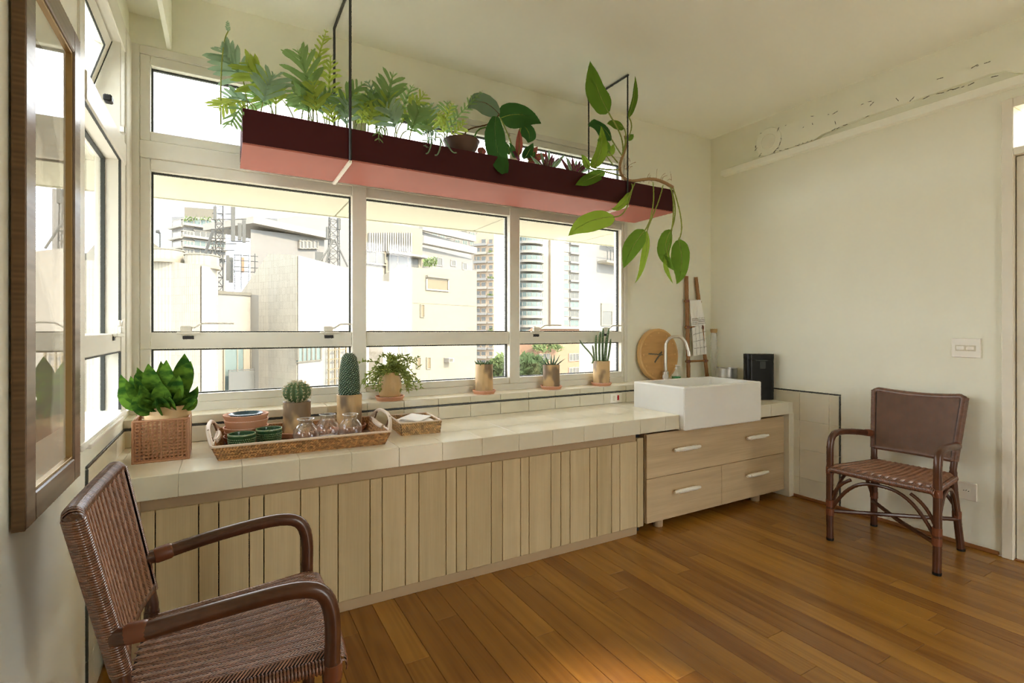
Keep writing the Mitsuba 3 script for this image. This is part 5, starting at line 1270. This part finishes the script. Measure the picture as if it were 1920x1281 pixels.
# near tiled block with rounded roof parapets
A = thing('apartment_block', 'near cream block with vertical tile stripes and rounded roof parapets, left in the window', 'building')
part(A, 'wall', mass([(60, 21.4, 486), (322, 19.4, 491), (375, 18.2, 497), (403, 19.4, 502), (409, 19.9, 504)], 3), 'facade_tile', False, label='vertically striped tile walls')
part(A, 'white_wall', mass([(376, 18.23, 498), (403, 19.38, 503)], .12).apply_translation([.03, -.06, 0]), 'facade_white', False, label='smooth white wall')
for uc, Yc, r, v0, v1 in ((312, 19.9, .56, 471, 488), (379, 19.4, .56, 481, 499), (282, 20.4, .5, 470, 486)):
    p = gp(uc, Yc); z1, z0 = zt(uc, v0, Yc), zt(uc, v1, Yc)
    k = part(A, 'parapet', lathe([(r, z0-.1), (r, z1), (r-.08, z1), (r-.08, z0-.1)], 28, (p[0], p[1], 0)), 'facade_tile', label='rounded roof parapet')
    part(k, 'cap', lathe([(r+.03, z1), (r+.03, z1+.04), (r-.1, z1+.04), (r-.1, z1)], 28, (p[0], p[1], 0)), 'facade_cream')
    part(k, 'base', lathe([(0, z0-.12), (r+.05, z0-.12), (r+.05, z0), (0, z0)], 28, (p[0], p[1], 0)), 'facade_cream')
A2 = thing('low_annex', 'lower white annex with a glazed balcony door between the tiled block and the gabled block', 'building')
part(A2, 'wall', mass([(402, 20.6, 547), (470, 21.3, 552), (485, 20.6, 554)], .8), 'facade_white', False)
s2 = ((402, 20.6), (470, 21.3))
window(A2, s2, 420, 640, 468, 737, 'window_teal', .05, .03, 'facade_cream', 1)
part(A2, 'curtain', panel(s2, 455, 640, 467, 737, .07, 0), 'facade_cream', False)
rl = part(A2, 'railing', panel(s2, 419, 692, 470, 694, .40, -.36), 'metal_pale', False); part(rl, 'glass_panel', panel(s2, 419, 695, 470, 736, .39, -.375), 'window_dark', False)
part(A2, 'roof_edge', panel(s2, 402, 547, 470, 553, .06, .3), 'facade_grey', False)
B = thing('gabled_block', 'cream block with a sloping gable and a broad white wall in the first bay', 'building')
part(B, 'wall', mass([(452, 24.2, 548), (503, 22.7, 476), (556, 20.9, 478), (664, 24.2, 506), (690, 25.0, 513)], 5), 'facade_tile', False, label='striped tile gable')
part(B, 'white_wall', mass([(557, 20.93, 479), (664, 24.2, 507), (690, 25.0, 514)], .3).apply_translation([.03, -.06, 0]), 'facade_white', False, label='broad white wall')
s3 = ((556, 20.9), (664, 24.2))
window(B, s3, 556, 640, 597, 676, 'window_teal', .05, .08, 'facade_grey', 4)
tr_ = [panel(s3, u, 640, u+1.6, 726, .30, -.24) for u in (606, 618, 626, 639)]+[panel(s3, 605, v, 641, v+1.6, .30, -.24) for v in (655, 672, 690, 708, 722)]
part(B, 'trellis', cat(tr_), 'window_sand', False, label='rusty trellis')
part(B, 'roof_edge', panel(s3, 556, 477.0, 664, 479, .1, .3), 'facade_cream', False) if False else None

# mid distance
P = thing('grey_gable', 'grey gabled roof volume behind the striped block at the far left', 'building')
part(P, 'wall', mass([(100, 44, 484), (163, 42, 474), (203, 40, 430), (283, 38, 452), (322, 38, 480)], 6), 'facade_grey', False)
O = thing('white_building', 'white flat roofed building behind the gabled block with five small windows', 'building')
sO = ((466, 60), (612, 66))
part(O, 'wall', mass([(470, 60.2, 430), (608, 66, 446)], 10), 'facade_pale', False)
part(O, 'roof_slab', cat([panel(sO, 464, 424, 612, 436, 1.0, 8)]), 'facade_white', False)
part(O, 'upper_floor', mass([(497, 68, 408), (520, 66, 410), (560, 68, 404), (660, 74, 412)], 6), 'facade_pale', False)
for k in range(5): window(O, sO, 561+k*7, 453, 565+k*7, 465, 'window_dark', .12, .2)
N = thing('balcony_tower', 'far apartment tower with stacked glazed balconies and a green roof terrace at the left', 'building')
part(N, 'wall', mass([(322, 154, 407), (345, 148, 406), (422, 152, 410)], 15), 'facade_pale', False)
part(N, 'penthouse', mass([(346, 150, 388), (400, 153, 392)], 8), 'facade_grey', False)
sN = ((345, 148), (422, 152)); sN2 = ((322, 154), (345, 148))
for r, v in enumerate((413, 435, 453, 468)):
    hgt = 11 if r == 0 else 10
    for u0, u1 in ((344, 361), (364, 396), (399, 420)): window(N, sN, u0, v, u1, v+hgt, 'window_teal' if r in (0, 2) else 'window_dark', .3, .3, 'facade_white', 2)
    window(N, sN2, 326, v+1, 342, v+hgt, 'window_dark', .2, .3)
    part(N, 'balcony_slab', cat([panel(sN, 342, v+hgt+1, 422, v+hgt+5, 1.4, 0), panel(sN2, 322, v+hgt+1, 345, v+hgt+5, 1.0, 0)]), 'facade_white', False)
gms = []
g = np.random.default_rng(9)
for k in range(70):
    p = hit(gp(345, 148), gp(422, 152), g.uniform(345, 395), 411+g.uniform(-2, 4))+np.array([0, -1.2, 0]); d = g.normal(0, .28, (3, 3)); gms.append(M(p+d, [[0, 1, 2]]))
part(N, 'terrace_plants', cat(gms), 'leaf_tree', False, kind='stuff')
C = thing('office_block', 'cream block with a ribbed grille and two dark strip windows in the middle bay', 'building')
sC = ((684, 48), (792, 51))
part(C, 'wall', mass([(680, 48, 410), (765, 50.4, 424), (792, 51, 430)], 8), 'facade_cream', False)
for k in range(19): part(C, 'grille_slat', panel(sC, 690+k*4.3, 437, 692.4+k*4.3, 472, .25, 0), 'facade_white', False)
window(C, sC, 689, 474, 720, 494, 'window_dark', .15, .1, 'facade_cream', 1); window(C, sC, 725, 482, 783, 512, 'window_dark', .15, .1, 'facade_cream', 2)
part(C, 'ledge', panel(sC, 722, 477, 790, 481, 1.0, 0), 'facade_white', False)
D = thing('plain_cream_block', 'large plain cream block with few small windows and an air conditioner in the middle bay', 'building')
sD = ((745, 31), (894, 34))
part(D, 'wall', mass([(688, 33.5, 534), (745, 31, 500), (894, 34, 508)], 8), 'facade_cream', False)
window(D, sD, 800, 523, 838, 543, 'window_sand', .10, .06, 'facade_white', 0)
part(D, 'sunshade', panel(sD, 798, 519, 840, 522, .25, 0), 'facade_cream', False)
for (a, b, c, d) in ((788.5, 572, 794, 594), (781, 671, 787, 690), (800, 671, 806, 691)): window(D, sD, a, b, c, d, 'window_sand', .05, .03, 'facade_cream')
ac = part(D, 'air_conditioner', panel(sD, 832, 671, 842, 679, .55, 0), 'facade_white', False, label='white air conditioner box'); part(ac, 'grille', panel(sD, 833, 672.5, 839, 677.5, .57, -.5), 'facade_grey', False)
part(D, 'string_course', panel(sD, 760, 569.5, 892, 571, .03, 0), 'facade_cream', False)
W1 = thing('pipe_shaft', 'small white block with a row of roof pipes before the plain cream block', 'building')
part(W1, 'wall', mass([(688, 27.5, 528), (718, 26.8, 527), (746, 28.2, 529)], 1.5), 'facade_white', False)
for u in (737, 743, 749, 755, 761, 764):
    p = gp(u, 28.6); part(W1, 'pipe', tube([[p[0], p[1], -8], [p[0], p[1], zt(u, 503+(u % 5), 28.6)]], .05, 8), 'facade_white')
for v in (512, 524): part(W1, 'pipe_rail', tube([[*gp(735, 28.5), zt(735, v, 28.5)], [*gp(766, 28.5), zt(766, v, 28.5)]], .03, 6), 'metal_pale')
H = thing('terraced_building', 'white terraced building with curved balconies behind the plain cream block', 'building')
part(H, 'wall', mass([(786, 96, 462), (886, 104, 486)], 12), 'facade_pale', False)
part(H, 'upper_wall', mass([(784, 112, 432), (884, 120, 462)], 12), 'facade_pale', False)
sH = ((786, 96), (886, 104))
part(H, 'balcony', cat([panel(sH, 784, 455, 884, 468, 1.6, 0)]), 'facade_white', False); part(H, 'balcony', panel(((784, 112), (884, 120)), 786, 432, 886, 444, 1.2, 0), 'facade_white', False)
for (a, b, c, d) in ((792, 480, 800, 492), (815, 484, 828, 497), (846, 489, 853, 498), (868, 494, 874, 505)): window(H, sH, a, b, c, d, 'window_dark', .2, .1)
gms = []
for k in range(120):
    p = hit(gp(786, 96), gp(886, 104), g.uniform(786, 812), 496+g.uniform(-8, 5))+np.array([0, -2.2, 0]); d = g.normal(0, .28, (3, 3)); gms.append(M(p+d, [[0, 1, 2]]))
part(H, 'terrace_plants', cat(gms), 'leaf_tree', False, kind='stuff')
I = thing('far_grid_tower', 'pale far tower with a grid of windows at the top of the middle bay', 'building')
sI = ((770, 175), (905, 182))
part(I, 'wall', mass([(770, 175, 395), (905, 182, 395)], 15), 'facade_pale', False)
for u in range(797, 896, 14):
    for v in (424, 437, 451): window(I, sI, u, v, u+8, v+9, 'window_teal', .25, .2, 'facade_white', 1)
E = thing('peach_tower', 'far peach apartment tower with many small balconies at the right of the middle bay', 'building')
part(E, 'wall', mass([(888, 150, 452), (897, 148.6, 432), (926, 144, 425)], 12), 'facade_peach', False)
part(E, 'side_wall', mass([(926.2, 144.2, 420), (975, 160, 410)], 6), 'facade_white', False)
sE = ((888, 150), (926, 144))
for k in range(18):
    v = 449+k*16.2
    for u0, u1 in ((890, 893), (894.5, 900), (903, 911), (917, 924)):
        if v < 455 and u0 < 900: continue
        window(E, sE, u0, v, u1, v+7, 'window_dark', .12, .12, 'facade_peach')
    part(E, 'balcony_slab', cat([panel(sE, 889, v+8, 913, v+12.5, .9, 0), panel(sE, 915, v+8.5, 925.5, v+12, .5, 0)]), 'facade_white' if k % 2 else 'facade_pale', False)
    if k in (4, 6, 10, 15, 1):
        gms = []
        for q in range(16):
            p = hit(gp(888, 150), gp(926, 144), g.uniform(913, 924), v+7+g.uniform(-2, 2)); gms.append(M(p+np.array([0, -.8, 0])+g.normal(0, .28, (3, 3)), [[0, 1, 2]]))
        part(E, 'balcony_plants', cat(gms), 'leaf_tree', False, kind='stuff')
F_ = thing('round_glass_tower', 'far tower with rounded green glass balconies stacked at the left of the third bay', 'building')
part(F_, 'wall', mass([(962, 172, 380), (1024, 170, 380), (1090, 172, 380)], 12), 'facade_white', False)
pcx, pcy = gp(995, 170.5); R = 26*((np.array([pcx, pcy, 1.2])-EYE) @ FW)/FOC
for k in range(19):
    v = 424+k*17.2; z = zt(995, v, 170.5)
    a = np.linspace(PI*1.02, PI*1.98, 22)
    arc_ = [(pcx+R*math.cos(q), pcy+R*.8*math.sin(q)) for q in a]
    part(F_, 'balcony_slab', extrude(arc_, 1.0).apply_translation([0, 0, z-.2]), 'facade_white', False)
    arc2 = [(pcx+R*.9*math.cos(q), pcy+R*.72*math.sin(q)) for q in a]
    gl_ = part(F_, 'glass_band', extrude(arc2, 1.75).apply_translation([0, 0, z+.8]), 'window_teal', False)
    part(gl_, 'mullion', cat([box(pcx+R*.905*math.cos(q)-.08, pcx+R*.905*math.cos(q)+.08, pcy+R*.725*math.sin(q)-.1, pcy+R*.725*math.sin(q)+.1, z+.8, z+2.5) for q in a[2:-1:3]]), 'facade_white', False)
sF = ((1024, 170), (1090, 172))
part(F_, 'pilaster', panel(sF, 1029, 452, 1054, 740, 1.2, 0), 'facade_peach', False, label='peach pilaster')
for k in range(18):
    v = 446+k*17.2
    window(F_, sF, 1057, v, 1066, v+9, 'window_teal', .15, .2); window(F_, sF, 1069, v, 1084, v+10, 'window_teal' if k % 2 else 'window_dark', .15, .2, 'facade_white', 1)
    part(F_, 'side_balcony', panel(sF, 1067, v+11, 1086, v+14.5, 1.2, 0), 'facade_pale', False)
J = thing('orange_building', 'orange brick building low behind the trees in the third bay', 'building')
sJ = ((1000, 68), (1092, 71))
part(J, 'wall', mass([(962, 70, 640), (1000, 68, 613), (1092, 71, 618)], 8), 'facade_orange', False)
for v in (664, 690): window(J, sJ, 1067, v, 1084, v+12, 'window_dark', .12, .1, 'facade_peach', 2); window(J, sJ, 1010, v, 1030, v+12, 'window_dark', .12, .1, 'facade_peach', 2)
part(J, 'cornice', panel(sJ, 1000, 612, 1092, 617, .6, 0), 'facade_peach', False)
gms = []
for k in range(200):
    p = hit(gp(1000, 68), gp(1092, 71), g.uniform(992, 1044), 650+g.uniform(-5, 6))+np.array([0, -1.2, 0]); gms.append(M(p+g.normal(0, .3, (3, 3)), [[0, 1, 2]]))
part(J, 'terrace_plants', cat(gms), 'leaf_tree', False, kind='stuff')
Gb = thing('white_block', 'plain white block with a balcony and one window, right in the third bay', 'building')
sG = ((1086, 30.6), (1172, 32.2))
part(Gb, 'wall', mass([(1086, 30.6, 380), (1172, 32.2, 380), (1235, 33.5, 380)], 8), 'facade_pale', False)
window(Gb, sG, 1128, 571, 1146, 609, 'window_dark', .08, .05, 'facade_cream', 0)
part(Gb, 'blind', panel(sG, 1128, 571, 1146, 584, .09, 0), 'facade_cream', False)
part(Gb, 'balcony_floor', panel(sG, 1120, 494, 1175, 498, 1.0, 0), 'facade_cream', False)
part(Gb, 'railing', cat([panel(sG, 1120, 470, 1175, 471.2, 1.0, -.95)]+[panel(sG, u, 471, u+.8, 494, 1.0, -.95) for u in range(1121, 1175, 6)]), 'metal_pale', False)
part(Gb, 'canopy', panel(sG, 1125, 458, 1175, 460, .8, 0), 'facade_grey', False)

# telecom masts
def mast(key, u, Y, vt, vb, w, taper=1.0, braces=9):
    c = gp(u, Y); z0, z1 = zt(u, vb, Y), zt(u, vt, Y); ms = []
    cn = [(-1, -1), (1, -1), (1, 1), (-1, 1)]
    f = lambda t: w*(1+(taper-1)*(1-t))
    q = lambda k, t: np.array([c[0]+cn[k][0]*f(t), c[1]+cn[k][1]*f(t), z0+(z1-z0)*t])
    for k in range(4): part(key, 'upright', tube([q(k, 0), q(k, 1)], .028, 6), 'mast_grey')
    for i in range(braces):
        t0, t1 = i/braces, (i+1)/braces
        part(key, 'brace', cat([tube([q(k, t0), q((k+1) % 4, t1)], .014, 4) for k in range(4)]+[tube([q(k, t1), q((k+1) % 4, t1)], .014, 4) for k in range(4)]), 'mast_grey', False)
m1 = thing('telecom_mast', 'grey lattice telecom mast hung with panel antennas on the roof behind the tiled block', 'mast')
mast(m1, 411, 25.6, 386, 655, .16, 1.0, 16)
def pbox(u0, v0, u1, v1, Y, dY): return box(at(u0, 619, Y)[0], at(u1, 619, Y)[0], Y, Y+dY, zt(u0, v1, Y), zt(u0, v0, Y), .01)
for (u0, v0, u1, v1) in ((433, 386, 441, 452), (446, 418, 453, 450), (454, 412, 461, 454), (429, 482, 437, 530), (424, 478, 430, 526), (400, 386, 406, 412)):
    part(m1, 'antenna', pbox(u0, v0, u1, v1, 25.1, .16), 'metal_pale', False, label='pale panel antenna')
part(m1, 'antenna', tube([at(384, 478, 25.2), at(400, 432, 25.2)], [.07, .07], 6), 'mast_grey')
for v, u0, u1 in ((400, 398, 440), (412, 398, 462), (430, 395, 440), (447, 392, 462), (458, 392, 444), (470, 398, 440), (490, 400, 438), (452, 430, 468)):
    part(m1, 'cross_arm', tube([at(u0, v, 25.3), at(u1, v+rng.uniform(-2, 2), 25.3)], .022, 5), 'mast_grey')
for k in range(10):
    uu = rng.uniform(396, 432); vv = rng.uniform(438, 500); part(m1, 'cable', tube(spline([at(uu, vv, 25.3), at(uu+rng.uniform(-9, 9), vv+10, 25.2), at(uu+rng.uniform(-6, 6), vv+26, 25.3)], 8), .02, 5), 'mast_grey')
m2 = thing('telecom_mast', 'pale lattice mast with splayed legs on the roof of the gabled block', 'mast')
mast(m2, 626, 27.0, 400, 500, .22, 1.25, 7)
for (a, b) in (((626, 450), (596, 498)), ((628, 450), (652, 500)), ((622, 448), (610, 498))): part(m2, 'leg', tube([at(*a, 26.7), at(*b, 26.4)], .05, 6), 'metal_pale')
for (u0, v0, u1, v1) in ((634, 408, 639, 430), (612, 425, 616, 448), (592, 472, 606, 490)): part(m2, 'antenna', pbox(u0, v0, u1, v1, 26.5, .2), 'metal_pale', False)
rf = thing('roof_railing', 'thin metal railing and small brick chimney on the roof behind the gabled block', 'railing')
for v in (478, 488, 500, 508): part(rf, 'bar', tube([at(437, v, 24.8), at(484, v+3, 24.8)], .02, 5), 'mast_grey')
for u in (440, 452, 466, 478): part(rf, 'post', tube([at(u, 476, 24.8), at(u, 545, 24.8)], .022, 5), 'mast_grey')
part(rf, 'chimney', pbox(452, 482, 458, 510, 26.5, .3), 'facade_orange', False)
dish = thing('roof_lamp', 'small roof lamp silhouetted above the grey gable', 'lamp')
part(dish, 'pole', tube([at(294, 434, 30), at(298, 434, 30), at(300, 437, 30), at(300, 470, 30)], .05, 6), 'mast_grey')
part(dish, 'head', tube([at(292, 434, 30), at(299, 434.5, 30)], [.08, .12], 8), 'mast_grey')

# trees
def tree(label, u, v, Y, rx, rz, n=2600, seed=1):
    t = thing('tree', label, 'tree')
    c = at(u, v, Y); gg = np.random.default_rng(seed)
    d = gg.normal(0, 1, (n, 3)); d /= np.linalg.norm(d, axis=1, keepdims=True); r = gg.uniform(.55, 1.0, (n, 1))**.5
    lump = 1+.28*(meshkit.noise(d*2.4+seed, seed)[:, None]-.5)*2
    P_ = c+d*r*lump*np.array([rx, rx*.8, rz])
    tri = gg.normal(0, .30, (n, 3, 3))
    V = (P_[:, None]+tri).reshape(-1, 3)
    part(t, 'crown', M(V, np.arange(3*n).reshape(-1, 3)), 'leaf_tree', False, kind='stuff')
    part(t, 'trunk', tube([[c[0], c[1], -29.6], [c[0]+.1, c[1], c[2]-.5*rz]], [.5, .25], 8), 'bark')
    part(t, 'inner_crown', lathe([(0, -rz*.7), (rx*.55, -rz*.4), (rx*.62, 0), (rx*.45, rz*.45), (0, rz*.66)], 14, tuple(c)), 'leaf_tree')
tree('leafy green tree beside the peach tower at the foot of the middle bay', 940, 706, 60, 2.6, 2.6, 2600, 3)
tree('rounder yellow green tree in front of the orange building in the third bay', 996, 702, 46, 2.2, 2.1, 2600, 4)
